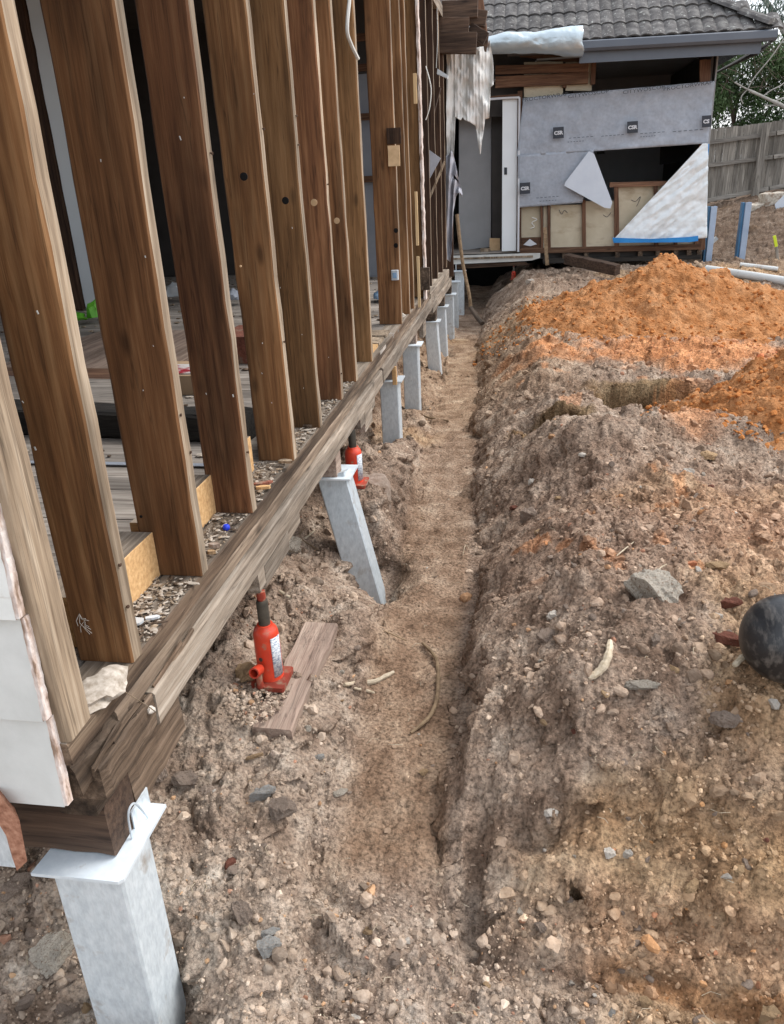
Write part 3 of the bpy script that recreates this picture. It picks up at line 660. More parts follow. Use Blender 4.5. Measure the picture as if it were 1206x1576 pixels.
# ------------------------------------------------------------------ orange sand piles
def pile(name, cx, cy, rx, ry, hgt, label, seed, bumps=(), n=250, near=False, pw=1.):
    u = np.linspace(-1.15, 1.15, n); U, W = np.meshgrid(u, u)
    X = cx+U*rx; Y = cy+W*ry
    d = np.sqrt(U**2+W**2)+.14*fbm(U*2.2, W*2.2, seed, 4)
    cone = np.clip(1-d, -.25, 1); cone = np.where(cone > 0, cone**pw, cone)
    Zr = hgt*cone
    for (bx, by, br, bh) in bumps: Zr = Zr+bh*blob(X, Y, bx, by, br, br*.8)*sm(-.1, .15, 1.02-d)
    e = sm(0.0, .12, cone+.02)
    Zr = Zr+e*(.045*fbm(X*5, Y*5, seed+5, 4, .6)+lumps(X, Y, .20, .42, .35, seed+7)*(.4+vn(X*2, Y*2, seed+8))+lumps(X, Y, .085, .50, .5, seed+9)*(.3+1.2*vn(X*3, Y*3, seed+10))+lumps(X, Y, .04, .55, .6, seed+11)+lumps(X, Y, .022, .6, .6, seed+12))
    Z = height(X, Y, False)-.015+Zr
    k = np.arange((n-1)*n).reshape(n-1, n)[:, :-1].ravel()
    F = np.stack([k, k+1, k+n+1, k+n], 1)
    cen = Z.ravel()[F].mean(1)-height(X.ravel()[F].mean(1), Y.ravel()[F].mean(1), False)
    F = F[cen > -.06]
    o = npmesh(name, np.stack([X, Y, Z], -1).reshape(-1, 3), F, [M['sand']], smooth=True); tag(o, label, 'sand pile')
    from_grid = lambda x, y: height(x, y, False)
    m = 2600; a = rng.uniform(0, 6.283, m); r = np.sqrt(rng.random(m))*1.12
    xi = np.clip(((r*np.cos(a)/1.15+1)/2*(n-1)).astype(int), 0, n-1); yi = np.clip(((r*np.sin(a)/1.15+1)/2*(n-1)).astype(int), 0, n-1)
    xy = np.stack([X[yi, xi], Y[yi, xi]], 1); zz = np.maximum(Z[yi, xi], height(xy[:, 0], xy[:, 1]))
    sz = (.006+.022*rng.random(m)**2.5)*(1 if not near else .9)
    c = scatter('sand_lumps', xy, sz, seed+3, 2, 'sandclod', None, None, .35, None, base=lambda x, y: zz)
    c.parent = o
    if 'category' in c: del c['category']
    return o
pile('sand_pile', 1.45, 8.55, 1.75, 1.35, .61, 'big orange sand pile in front of the wrapped house wall', 601, bumps=[(2.45, 8.2, .40, .12), (.70, 7.75, .35, .05)], pw=1.28)
pile('sand_pile', 1.92, 4.85, 1.05, .85, .66, 'smaller orange sand pile cut by the right edge of the photo', 641, near=True)
print('piles', round(time.time()-T0, 1))
# ------------------------------------------------------------------ timber house on the left (stripped wall)
WX = -.863                                            # outer face of the studs
house = empty('timber_house', (-2.5, 1.2, 0), 'stripped timber house raised over the trench, bare hardwood studs on the left', 'house')
def stud(y, w=.135, t=.05, top=2.5, m='stud', lean=0., x=WX, z0=0., jit=.0018):
    b = B(); b.beam((x-w/2, y+t/2, z0), (x-w/2+lean, y+t/2, top), w, t, up=(1, 0, 0), ch=.005, seg=22, jit=jit, side_mi=1)
    o = b.done('stud', [M[m], M['edge']], house)
    return o
ST = []
for (y, wd, m) in [(1.40, .135, 'stud_b'), (1.822, .168, 'stud'), (2.262, .145, 'stud_c'), (2.775, .142, 'stud_b'), (3.20, .135, 'stud_d'), (3.655, .135, 'stud_c'), (4.02, .13, 'stud'), (4.49, .13, 'stud_d')]:
    ST.append(stud(y, wd, m=m, lean=random.uniform(-.018, .018) if y > 2 else .01))
ST.append(stud(1.125, .13, .085, m='edge'))                                    # corner stud, bleached
for (y, wd, t) in [(5.72, .165, .05), (6.15, .12, .045), (6.40, .115, .045)]: stud(y, wd, t, m='stud' if y < 6 else 'stud_b')
stud(7.05, .15, .05, m='stud_d'); stud(7.75, .12, .045, m='stud_dark'); stud(8.3, .13, .045, m='stud_dark'); stud(8.85, .11, .05, m='stud_dark'); stud(9.3, .13, .05, m='stud_dark')
# holes and knots: bored holes in stud faces seen as dark rings
def hole(px, py, Y, r, m='rot'):
    p = ony(px, py, Y-.0015); b = B(); b.lathe(p+np.array([0, -.001, 0]), [(r, 0), (r, .003), (r*.72, .003), (r*.66, -.001)], 14, (0, 1, 0)); return b.done('bored_hole', M[m], house)
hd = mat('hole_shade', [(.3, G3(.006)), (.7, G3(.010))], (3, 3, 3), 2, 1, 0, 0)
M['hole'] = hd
for (px, py, Y, r) in [(375, 272, 2.262, .011), (439, 309, 2.775, .012), (609, 355, 5.72, .016), (609, 378, 5.72, .016), (217, 795, 1.822, .004)]:
    hole(px, py, Y, r, 'hole')
for (px, py, Y, r) in [(483, 312, 3.2, .013), (518, 340, 3.655, .013), (370, 410, 2.262, .003)]:
    hole(px, py, Y, r, 'tan')
nm = mat('rusty_nail', [(.3, (.05, .03, .02)), (.7, (.12, .07, .045))], (30, 30, 30), 2, .7, .3, 0)
M['nail'] = nm
for (y, wd) in [(1.40, .135), (1.822, .168), (2.262, .145), (2.775, .142), (3.20, .135), (3.655, .135)]:
    for k in range(2):
        z = random.uniform(.04, 1.5); yy0 = y+random.uniform(.012, .038); b = B()
        b.lathe((WX-.002, yy0, z), [(.0022, 0), (.0022, .006), (.0045, .006), (.004, .0085)], 8, (1, random.uniform(-.4, .4), random.uniform(-.3, .3))); b.done('nail', [M['nail']], house)
    for k in range(4):
        z = random.uniform(.02, 1.3); x = WX-random.uniform(.01, wd-.01); s_ = random.uniform(.0012, .0035); b = B()
        b.beam((x, y-.0022, z), (x+random.uniform(-.003, .003), y-.0022, z+s_*random.uniform(1, 3.5)), s_, .0016, ch=.0004); b.done('paint_fleck', [M['white']], house)
for (px, py, Y) in [(122, 945, 1.40), (130, 955, 1.40)]:
    for k in range(5):
        p = ony(px, py, Y-.004); a = random.uniform(-2.6, -.4); L_ = random.uniform(.015, .035); b = B()
        b.tube([p, p+np.array([L_*.5*math.cos(a), -.01, L_*.5*math.sin(a)]), p+np.array([L_*math.cos(a+.3), -.012, L_*math.sin(a+.3)])], .0009, 5); b.done('torn_fibre', [M['whitestone']], house)
# bottom plate, bearer
b = B(); b.beam((-.925, 1.12, -.028), (-.925, 7.6, -.028), .118, .054, up=(1, 0, 0), ch=.004, seg=60, jit=.0022, side_mi=1, sk=6); b.done('bottom_plate', [M['platey'], M['beamy']], house)
b = B(); b.beam((-.925, 7.62, -.10), (-.925, 9.6, -.10), .125, .10, up=(1, 0, 0), ch=.004, seg=14, jit=.003); b.done('bottom_plate', [M['beamy']], house)
b = B(); b.beam((-.934, 1.30, -.083), (-.934, 7.6, -.083), .130, .052, up=(1, 0, 0), ch=.006, seg=60, jit=.002); b.done('packing_strip', [M['beamy2']], house)
b = B(); b.beam((-.915, 1.44, -.158), (-.915, 4.75, -.158), .128, .094, up=(1, 0, 0), ch=.005, seg=50, jit=.0012); b.done('bearer', [M['beamy']], house)
b = B(); b.beam((-.913, 4.77, -.150), (-.913, 7.7, -.150), .128, .098, up=(1, 0, 0), ch=.007, seg=40, jit=.002); b.done('bearer', [M['beamy']], house)
b = B(); b.beam((-.913, 7.72, -.21), (-.913, 9.8, -.21), .12, .10, up=(1, 0, 0), ch=.006, seg=20, jit=.002); b.done('bearer', [M['beamy']], house)
# rotten corner: short timbers and splinters
b = B(); b.beam((-1.6, 1.272, -.328), (-.892, 1.272, -.328), .115, .148, up=(0, 1, 0), ch=.006, seg=14, jit=.002); b.done('corner_bearer', [M['beamx']], house)
b = B(); b.beam((-.952, 1.335, -.318), (-.950, 1.62, -.300), .120, .15, up=(1, 0, 0), ch=.006, seg=8, jit=.003); b.done('bearer_end', [M['rot']], house)
b = B(); b.beam((-.914, 1.18, -.158), (-.915, 1.435, -.158), .122, .088, up=(1, 0, 0), ch=.005, seg=10, jit=.003); b.done('rotten_timber', [M['rot']], house)
b = B(); b.beam((-.935, 1.19, -.235), (-.935, 1.62, -.230), .09, .05, up=(1, 0, 0), ch=.006, seg=14, jit=.0035); b.done('rotten_timber', [M['rot']], house)
b = B(); b.beam((-.920, 1.135, -.115), (-.917, 1.36, -.112), .10, .085, up=(1, 0, 0), ch=.012, seg=8, jit=.006); b.done('rotten_timber', [M['rot']], house)
for i in range(9):
    y = 1.16+i*.05; b = B(); z = -.10-.012*i*random.random()
    b.beam((-.862+random.uniform(-.004, .004), y, z), (-.858, y+random.uniform(.10, .2), z+random.uniform(-.03, .03)), .006, .012, ch=.002, seg=3, jit=.002); b.done('splinter', [M[random.choice(['rot', 'platey'])]], house)
# board end on edge at the far left, sawn face showing
b = B()
nP = 12; prof = []
for i in range(nP+1):
    t = i/nP; q = onx(0, 1, -1.1)
c0 = ony(-60, 1230, 1.07); c1 = ony(2, 1228, 1.07); c2 = ony(30, 1262, 1.07); c3 = ony(42, 1325, 1.07); c4 = ony(26, 1340, 1.07); c5 = ony(12, 1290, 1.07); c6 = ony(-8, 1258, 1.07); c7 = ony(-60, 1250, 1.07)
b.prism([c0, c1, c2, c3, c4, c5, c6, c7], (-.03, .03, 0)); b.done('sawn_block', [M['cut']], house)
b = B(); q0 = ony(-70, 1262, 1.10); q1 = ony(24, 1335, 1.10); b.box(q0[0], q1[0], 1.10, 1.104, q1[2], q0[2], c=.001); b.done('steel_strap', [M['galv']], house)
# cladding boards, round the corner
for (za, zb, off, xe) in [(-.143, .085, 0, -.893), (.069, .31, .0, -.890), (.294, .53, .0, -.889), (.515, .75, .0, -.888), (.735, .97, .0, -.888)]:
    b = B()
    V = [(-2.2, 1.098, za), (xe, 1.098, za), (xe, 1.113, zb), (-2.2, 1.113, zb), (-2.2, 1.112, za), (xe, 1.112, za), (xe, 1.122, zb), (-2.2, 1.122, zb)]
    b.add(V, [(0, 1, 2, 3), (7, 6, 5, 4), (0, 4, 5, 1), (3, 2, 6, 7), (0, 3, 7, 4)]); b.add([V[1], V[5], V[6], V[2]], [(0, 1, 2, 3)], 1)
    b.done('weatherboard', [M['white'], M['pinkedge']], house)
    bb = B(); bb.beam((xe+.004, 1.107, za+.004), (xe+.004, 1.120, zb-.018), .009, .020, up=(1, 0, 0), ch=.001, seg=22, jit=.0006); bb.done('paint_edge', [M['pinkedge']], house)
# noggins between the studs at the plate
def nog(y0, y1, px0, ztop=.095, m='pine', x0=-1.06, x1=-1.015):
    b = B(); b.beam(((x0+x1)/2, y0, ztop/2), ((x0+x1)/2, y1, ztop/2), x1-x0, ztop, up=(1, 0, 0), ch=.002, seg=3, jit=.001, side_mi=1, sk=6); return b.done('noggin', [M[m], M['beamy']], house)
nog(1.452, 1.818, 0, .135, 'pine', -1.10, -.985); nog(1.874, 2.258, 0, .135, 'pine', -1.08, -.985); nog(2.314, 2.66, 0, .135, 'pine', -1.03, -.985); nog(2.83, 3.1, 0, .11, 'edge', -1.02, -.975); nog(3.26, 3.5, 0, .09, 'edge', -1.02, -.975)
# joist/packer stubs hanging below the bearer
for (y, l, zb, wd, m, x) in [(2.40, .30, -.30, .045, 'beamy', -.885), (3.50, .10, -.355, .10, 'plank', -.93), (4.22, .22, -.33, .04, 'beamy', -.88), (5.36, .10, -.325, .10, 'plank', -.92), (5.2, .012, -.33, .03, 'pine', -.86), (6.5, .10, -.31, .10, 'plank', -.92), (7.0, .2, -.34, .04, 'beamy', -.88), (8.0, .12, -.375, .10, 'rot', -.91), (8.9, .12, -.37, .10, 'rot', -.91), (9.8, .1, -.36, .1, 'rot', -.91)]:
    b = B(); b.beam((x, y+.06, zb), (x, y+.06, -.206 if y < 7.5 else -.262), wd, l if l > .05 else .03, up=(1, 0, 0), ch=.003, seg=2, jit=.001); b.done('packer', [M[m]], house)
b = B(); b.beam((-.885, 2.24, -.245), (-.885, 2.78, -.225), .045, .085, up=(1, 0, 0), ch=.003, seg=5, jit=.002); b.done('hanging_joist_piece', [M['beamy']], house)
b = B(); b.beam((-.885, 4.06, -.235), (-.885, 4.52, -.225), .045, .085, up=(1, 0, 0), ch=.003, seg=5, jit=.002); b.done('hanging_joist_piece', [M['beamy']], house)
# floor boards, run across the house
y = 1.30; k = 0
while y < 9.6:
    wdt = .128; xe = -.99 if not (4.7 < y < 5.6) else -.868
    b = B(); b.beam((-5.2, y+wdt/2, -.0125-random.uniform(0, .003)), (xe+random.uniform(-.004, .004), y+wdt/2, -.0125-random.uniform(0, .003)), wdt-.004, .022, up=(0, 1, 0), ch=.0015, seg=4, jit=.0008)
    b.done('floorboard', [M['floor']], house); y += wdt
# yellowed lath strips lying on the plate beyond the eighth stud
for i, (y, c) in enumerate([(4.72, 'pine'), (4.95, 'edge'), (5.2, 'edge')]):
    b = B(); b.beam((-1.10, y+.1, .010), (-.90, y+.1, .010), .19, .018, up=(0, 1, 0), ch=.002); b.done('plate_board', [M[c]], house)
# joists, under-floor
for y in (1.9, 3.0, 4.4, 5.9, 7.4, 8.8):
    b = B(); b.beam((-5.2, y, -.115), (-.985, y, -.115), .05, .17, up=(0, 1, 0), ch=.003); b.done('joist', [M['stud_dark']], house)
# interior walls
def wallbox(name, x0, x1, y0, y1, z0, z1, m, ch=.002, par=house):
    b = B(); b.box(x0, x1, y0, y1, z0, z1, c=ch); return b.done(name, [M[m]], par)
wallbox('rear_wall', -5.3, -5.22, 5.6, 9.9, -.03, 2.6, 'dark'); wallbox('rear_wall', -5.3, -5.22, 1.2, 5.59, -.03, .8, 'dark')  # near half kept low: unseen opening added to let sky light in
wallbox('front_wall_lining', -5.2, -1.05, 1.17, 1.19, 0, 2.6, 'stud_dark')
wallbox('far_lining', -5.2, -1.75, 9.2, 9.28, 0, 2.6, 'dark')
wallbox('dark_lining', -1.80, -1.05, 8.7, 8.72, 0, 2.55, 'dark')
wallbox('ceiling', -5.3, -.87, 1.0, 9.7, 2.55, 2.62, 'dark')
wallbox('top_plate', -1.0, -.862, 1.1, 9.7, 2.45, 2.55, 'beamy')
# inner partition with dark studs and the white edged lining
for (x, y, wd, t) in [(-4.55, 6.8, .1, .045), (-4.20, 6.8, .10, .045), (-3.98, 6.75, .10, .05), (-3.3, 6.9, .1, .05), (-2.75, 6.9, .1, .05)]:
    b = B(); b.beam((x, y, 0), (x, y, 2.54), wd, t, up=(1, 0, 0), ch=.003, seg=4, jit=.001); b.done('inner_stud', [M['stud_dark']], house)
for (z) in (.06, .78, 1.62):
    b = B(); b.beam((-5.1, 6.78, z), (-3.98, 6.78, z), .09, .05, up=(0, 0, 1), ch=.003); b.done('inner_noggin', [M['stud_dark']], house)
wallbox('dark_lining', -5.1, -3.95, 6.85, 6.87, 0, 2.54, 'stud_dark')
b = B(); b.beam((-3.755, 6.60, 0.0), (-3.755, 6.60, 2.54), .12, .02, up=(1, 0, 0), ch=.002, seg=20, jit=.004); b.done('white_lining_edge', [M['whitedoor']], house)
wallbox('grey_lining', -3.36, -2.98, 7.6, 7.62, .0, 2.5, 'plaster')
b = B(); b.beam((-3.06, 7.2, 0.0), (-3.06, 7.2, 2.5), .06, .05, up=(1, 0, 0), ch=.002, seg=3); b.done('inner_stud', [M['redwood']], house)
# blue grey room lining beyond the eighth stud, with conduit
for (z0, z1) in [(0.02, .95), (1.0, 1.50), (1.56, 1.9)]:
    wallbox('blue_lining', -1.74, -1.30, 8.45, 8.47, z0, z1, 'bluewall')
for z in (.97, 1.53, 1.95, 2.2):
    b = B(); b.beam((-1.74, 8.42, z), (-1.30, 8.42, z), .05, .06, up=(0, 1, 0), ch=.002); b.done('inner_noggin', [M['redwoodx']], house)
b = B(); b.beam((-1.27, 8.3, 0), (-1.27, 8.3, 2.5), .07, .05, up=(1, 0, 0), ch=.003, seg=3); b.done('inner_stud', [M['stud_dark']], house)
b = B(); b.tube([(-1.60, 8.1, 0), (-1.605, 8.1, 1.2), (-1.60, 8.1, 2.5)], .014, 10); b.done('white_conduit', [M['cable']], house, True)
# pale wood strips and edges between the far studs
def zstrip(px0, px1, pyt, pyb, Y, m, t=.02, name='strip'):
    a = ony(px0, (pyt+pyb)/2, Y); c = ony(px1, (pyt+pyb)/2, Y); zt = ony((px0+px1)/2, pyt, Y)[2]; zb = ony((px0+px1)/2, pyb, Y)[2]
    b = B(); b.beam(((a[0]+c[0])/2, Y, zb), ((a[0]+c[0])/2, Y, zt), abs(c[0]-a[0]), t, up=(1, 0, 0), ch=.001, seg=5, jit=.0008); return b.done(name, [M[m]], house)
zstrip(639, 643, 295, 378, 6.55, 'pinez', name='pine_strip'); zstrip(642, 646, 395, 473, 6.6, 'pinez', name='pine_strip'); zstrip(636, 641, 113, 160, 6.5, 'pinez', name='pine_strip')
zstrip(597, 615, 224, 256, 5.69, 'tan', .012, name='tan_patch')
zstrip(595, 617, 197, 222, 5.70, 'stud_dark', .014, name='rebated_block')
zstrip(646, 661, 412, 446, 7.0, 'rot', .05, name='block')
p = ony(607, 424, 5.66); b = B(); b.box(p[0]-.024, p[0]+.024, 5.66, 5.70, p[2]-.033, p[2]+.033, c=.004)
sk = b.done('power_socket', [M['boxgrey']], house)
b = B(); b.box(p[0]-.014, p[0]+.014, 5.655, 5.661, p[2]-.018, p[2]+.018, c=.002); b.done('socket_face', [M['bluebag']], sk)
# paint-crusted cladding stub seen edge-on beyond the seventh post
b = B(); b.beam((-.845, 7.06, -.02), (-.848, 7.06, 2.5), .02, .10, up=(1, 0, 0), ch=.002, seg=60, jit=.003); b.done('paint_edge', [M['pinkedge']], house)
# diagonal broken lining piece
a0, a1, a2, a3 = ony(661, 233, 8.6), ony(684, 250, 8.6), ony(684, 256, 8.6), ony(662, 302, 8.6)
b = B(); b.prism([ony(660, 231, 8.2), ony(678, 244, 8.2), ony(661, 275, 8.2)], (0, .015, 0)); b.done('torn_lining', [M['clothgrey']], house)
b = B(); b.beam(ony(684, 249, 8.2), ony(661, 305, 8.2), .025, .02, up=(0, 1, 0), ch=.002, seg=4, jit=.002); b.done('broken_batten', [M['edge']], house)
b = B(); b.beam(ony(676, 135, 8.7), ony(662, 190, 8.7), .10, .03, up=(0, 1, 0), ch=.002, seg=4, jit=.003); b.done('broken_batten', [M['stud_dark']], house)
b = B(); b.prism([ony(673, 106, 8.6), ony(689, 116, 8.6), ony(688, 121, 8.6), ony(672, 114, 8.6)], (0, .1, 0)); b.done('white_bracket', [M['whitedoor']], house)
# wires
def wire(pts, r, m, par, name='cable'):
    b = B(); b.tube(pts, r, 6); return b.done(name, [M[m]], par, True)
def smoothpts(P, n=6):
    P = [Vector(p) for p in P]; out = []
    for i in range(len(P)-1):
        p0 = P[max(i-1, 0)]; p1 = P[i]; p2 = P[i+1]; p3 = P[min(i+2, len(P)-1)]
        for k in range(n):
            t = k/n; out.append(.5*((2*p1)+(-p0+p2)*t+(2*p0-5*p1+4*p2-p3)*t*t+(-p0+3*p1-3*p2+p3)*t**3))
    return out+[P[-1]]
wire(smoothpts([ony(538, -5, 4.4), ony(534, 45, 4.35), ony(540, 68, 4.4), ony(551, 91, 4.47)]), .009, 'cable', house)
wire(smoothpts([ony(655, 102, 7.0), ony(663, 135, 7.0), ony(661, 165, 7.0), ony(655, 185, 7.0)]), .004, 'cable', house)
wire(smoothpts([ony(672, 5, 8.8), ony(673, 60, 8.8), ony(671, 105, 8.8)]), .003, 'cable', house)
wire(smoothpts([ony(680, 14, 9.4), ony(689, 27, 9.4), ony(687, 40, 9.4), ony(688, 56, 9.4)]), .008, 'cable', house)
wire(smoothpts([onx(188, 1062, -.84), onx(225, 1085, -.83), onx(240, 1096, -.83)]), .0012, 'edge', house, 'twig')
# old eave timbers poking out at the far end of the wall
for (x0, y0, x1, y1, th, Y) in [(655, 67, 733, 67, 24, 9.3), (655, 44, 721, 44, 24, 9.32), (662, 18, 748, 30, 18, 9.6), (722, 45, 748, 60, 14, 9.45), (722, 66, 750, 68, 20, 9.7), (655, 18, 735, 14, 20, 9.4)]:
    a = ony(x0, y0, Y); c = ony(x1, y1, Y); w_ = th/FPX*(Y*1.02)
    b = B(); b.beam(a, c, .10, w_, up=(0, 1, 0), ch=.004, seg=5, jit=.003); b.done('eave_timber', [M['beamx']], house)
b = B(); b.beam(ony(735, -10, 9.9), ony(745, 74, 9.9), .10, .09, up=(1, 0, 0), ch=.004, seg=4, jit=.003); b.done('eave_timber', [M['redwood']], house)
zz0 = ony(680, 432, 9.75)[2]
b = B(); b.beam((-.88, 9.72, -.15), (-.88, 9.72, 2.4), .12, .06, up=(1, 0, 0), ch=.003, seg=8, jit=.002); b.done('stud', [M['stud_dark']], house)
b = B(); b.box(-2.0, -.92, 9.80, 9.83, -.2, 2.4, c=.002); b.done('far_lining', [M['stud_dark']], house)

# ------------------------------------------------------------------ steel posts
def post(x, y, ztop, zbot, w=.13, lean=(0, 0), label='', cap='L', arm=.04):
    r = empty('steel_post', (x, y, zbot), label, 'steel post', 'galvanised posts under the house wall')
    tx, ty = x+lean[0], y+lean[1]
    b = B(); b.beam((x, y, zbot), (tx, ty, ztop-.006), w, w, up=(1, 0, 0), ch=.006); b.done('shaft', [M['galv']], r)
    h = w/2
    b = B(); b.box(tx-h-.03, tx+h+.032, ty-h-.035, ty+h+arm, ztop-.005, ztop+.003, c=.0015); c = b.done('cap_plate', [M['galvcap']], r)
    b = B(); b.box(tx-h+.01, tx-h+.015, ty-h, ty+h, ztop+.003, ztop+.09, c=.001); b.done('upstand', [M['galv']], r)
    return r
p1 = empty('steel_post', (-.94, 1.235, -1.12), 'nearest galvanised steel post, under the white cladding corner at the lower left', 'steel post', 'galvanised posts under the house wall')
b = B(); b.box(-1.028, -.856, 1.166, 1.308, -1.12, -.412, c=.006); b.done('shaft', [M['galv']], p1)
b = B(); cz = (-.412, -.403)
b.prism([(-1.066, 1.150, cz[0]), (-.856, 1.150, cz[0]), (-.846, 1.160, cz[0]), (-.846, 1.385, cz[0]), (-1.045, 1.385, cz[0])], (0, 0, .009)); b.done('cap_plate', [M['galvcap']], p1)
b = B(); b.box(-.891, -.886, 1.30, 1.384, -.402, -.352, c=.001); b.done('side_plate', [M['galv']], p1)
pts = smoothpts([(-.880, 1.27, -.40), (-.880, 1.275, -.34), (-.878, 1.29, -.322), (-.876, 1.31, -.335), (-.870, 1.335, -.40)], 5); b = B(); b.tube(pts, .0028, 6); b.done('wire_clip', [M['galvcap']], p1, True)
bpy.context.view_layer.update()
post(-.70, 3.42, -.352, -1.15, .145, lean=(-.215, .17), label='leaning galvanised post between the two red jacks', arm=.03)
POSTD = [
    (-.918, 5.41, -.327, -.90, .13, (0, 0), 'third galvanised post from the front, standing behind the farther red jack'),
    (-.918, 6.54, -.307, -1.05, .13, (0, 0), 'fourth galvanised post from the front, its cap just below the board end'),
    (-.875, 8.10, -.378, -1.15, .13, (-.04, -.05), 'fifth galvanised post from the front, leaning slightly outward'),
    (-.895, 8.95, -.372, -1.10, .13, (-.02, 0), 'sixth galvanised post from the front, half hidden by the fifth'),
    (-.895, 9.85, -.37, -1.05, .12, (0, 0), 'seventh galvanised post from the front, a thin slice beyond the sixth'),
    (-.905, 10.7, -.33, -1.05, .12, (0, 0), 'bluish post, last but one before the doorway step')]
for d in POSTD: post(*d[:4], w=d[4], lean=d[5], label=d[6], arm=.02)
q = ony(706, 420, 11.65); qb = ony(712, 484, 11.65)
post(q[0]+.005, 11.70, q[2]+.02, qb[2]-.1, .125, label='farthest galvanised post, below the left end of the white doorway step', arm=0)

# ------------------------------------------------------------------ bottle jacks
def jack(x, y, z0, rb, hb, hram, topz, label, fac=1., paint='red', socket=(-.045, -.055), sticker=True, grime=False):
    r = empty('bottle_jack', (x, y, z0), label, 'bottle jack')
    b = B(); b.box(x-rb*1.45, x+rb*1.5, y-rb*1.7, y+rb*1.3, z0, z0+.018, c=.006); b.done('base', [M['redrust']], r)
    prof = [(rb*1.02, .018), (rb, .03), (rb, hb*.80), (rb*.97, hb*.87), (rb*.86, hb*.93), (rb*.66, hb*.965), (rb*.62, hb*1.0), (rb*.45, hb*1.0)]
    b = B(); b.lathe((x, y, z0), prof, 28); bd = b.done('body', [M[paint]], r, True)
    b = B(); b.lathe((x, y, z0+hb), [(rb*.46, 0), (rb*.46, hram*.9), (rb*.40, hram)], 20); b.done('ram', [M['ram']], r, True)
    b = B(); b.lathe((x, y, z0+hb+hram), [(rb*.30, 0), (rb*.34, .008), (rb*.34, topz-z0-hb-hram)], 16); b.done('screw_top', [M['redrust']], r, True)
    # pump socket and stem
    sx, sy = x+socket[0], y+socket[1]
    b = B(); b.lathe((sx, sy, z0+.012), [(.012, 0), (.014, .01), (.011, .03), (.011, .06)], 14); b.done('pump_stem', [M['redrust']], r, True)
    d = Vector((-.1, -1, .25)).normalized(); c0 = Vector((sx, sy+.012, z0+.082))
    b = B(); b.lathe(c0, [(.019, 0), (.0195, .045), (.0145, .045), (.014, .004)], 18, tuple(d)); b.done('handle_socket', [M[paint]], r, True)
    b = B(); b.lathe((x-rb*.30, y-rb*.95, z0+hb*.48), [(.0075, 0), (.0075, .003), (.0005, .0035)], 12, (-.3, -.95, 0)); b.done('plug', [M['ram']], r)
    if sticker:
        V = []; F = []; a0, a1 = -.95, .02
        for i in range(9):
            a = a0+(a1-a0)*i/8
            for (zz) in (hb*.14, hb*.83): V.append((x+math.cos(a)*(rb+.0012), y+math.sin(a)*(rb+.0012), z0+zz))
        F = [(2*i, 2*i+2, 2*i+3, 2*i+1) for i in range(8)]
        b = B(); b.add(V, F); o = b.done('label_sticker', [M['sticker']], r, True)
        mo = o.modifiers.new('thickness', 'SOLIDIFY'); mo.thickness = .0006
    return r
j1 = onx(428, 1045, -.885); print('jack1', j1)
jack(-.866, 2.255, -.648, .045, .232, .095, -.288, 'front red bottle jack standing on a dirty plank, label on its right side', socket=(-.018, -.070))
jack(-.892, 3.95, -.555, .046, .215, .10, -.210, 'farther red bottle jack beyond the leaning steel post', paint='red', socket=(-.005, -.070), sticker=True)
j3 = ony(790, 424, 11.9)
jack(j3[0], 11.9, j3[2]-.06, .030, .12, .06, j3[2]+.20, 'tiny red bottle jack in the dark gap under the doorway step', sticker=False, socket=(0, -.04))
# sole plank below the front jack, round pad below the other
b = B(); b.beam((-.800, 2.02, -.722), (-.780, 2.66, -.700), .14, .10, up=(1, 0, 0), ch=.006, seg=12, jit=.004)
tag(b.done('sole_plank', [M['plank']]), 'dirt covered timber plank on edge of the trench, under the front jack', 'plank')
b = B(); b.lathe((-.880, 4.02, -.85), [(.16, 0), (.175, .10), (.17, .26), (.15, .295), (.10, .305)], 24)
o = b.done('concrete_pad', [M['stone']], None, True); tag(o, 'rounded earthy concrete pad under the farther jack', 'concrete pad')
print('house', round(time.time()-T0, 1))
# ------------------------------------------------------------------ far house (at the end of the trench)
YF = 12.0
fh = empty('brick_roofed_house', (1., YF, -.3), 'far house wing with grey wall wrap, tiled roof and open window hole', 'house')
fh.name = 'tiled_roof_house'
def f(px, py, Y=YF): return ony(px, py, Y)
def panel(name, pts, m, Y=YF, t=.01, par=fh):
    b = B(); b.prism([f(px, py, Y) for px, py in pts], (0, t, 0)); return b.done(name, [M[m]], par)
def fb(name, x0, y0, x1, y1, wpx, m, Y=YF, t=.045, seg=4, jit=.002, par=fh):
    a = f(x0, y0, Y); c = f(x1, y1, Y); b = B()
    b.beam((a[0], Y+t/2, a[2]), (c[0], Y+t/2, c[2]), wpx/FPX*12.4, t, up=(0, 0, 1) if abs(x1-x0) > abs(y1-y0) else (1, 0, 0), ch=.002, seg=seg, jit=jit)
    return b.done(name, [M[m]], par)
# frame
for (x, yt, yb, w_) in [(798, 140, 386, 6), (845, 316, 388, 4), (834, 318, 386, 3), (899, 308, 388, 5), (949, 284, 388, 6), (1010, 280, 378, 5), (1040, 300, 380, 4), (1072, 350, 380, 5), (1080, 92, 385, 8), (912, 95, 130, 6), (868, 100, 135, 6), (1088, 92, 140, 6)]:
    fb('wall_stud', x, yb, x-1 if yt > 200 else x+2, yt, w_, 'redwood')
fb('window_sill_plate', 938, 285, 1085, 281, 6, 'redwoodx', YF-.01, .06)
fb('bottom_plate', 800, 387, 1078, 380, 7, 'redwoodx', YF-.012, .07)
fb('head_beam', 762, 127, 905, 120, 13, 'redwoodx', YF-.02, .08)
fb('head_beam', 762, 108, 905, 104, 10, 'redwoodx', YF-.03, .08)
fb('door_head', 752, 151, 802, 147, 4, 'redwoodx', YF-.02, .05)
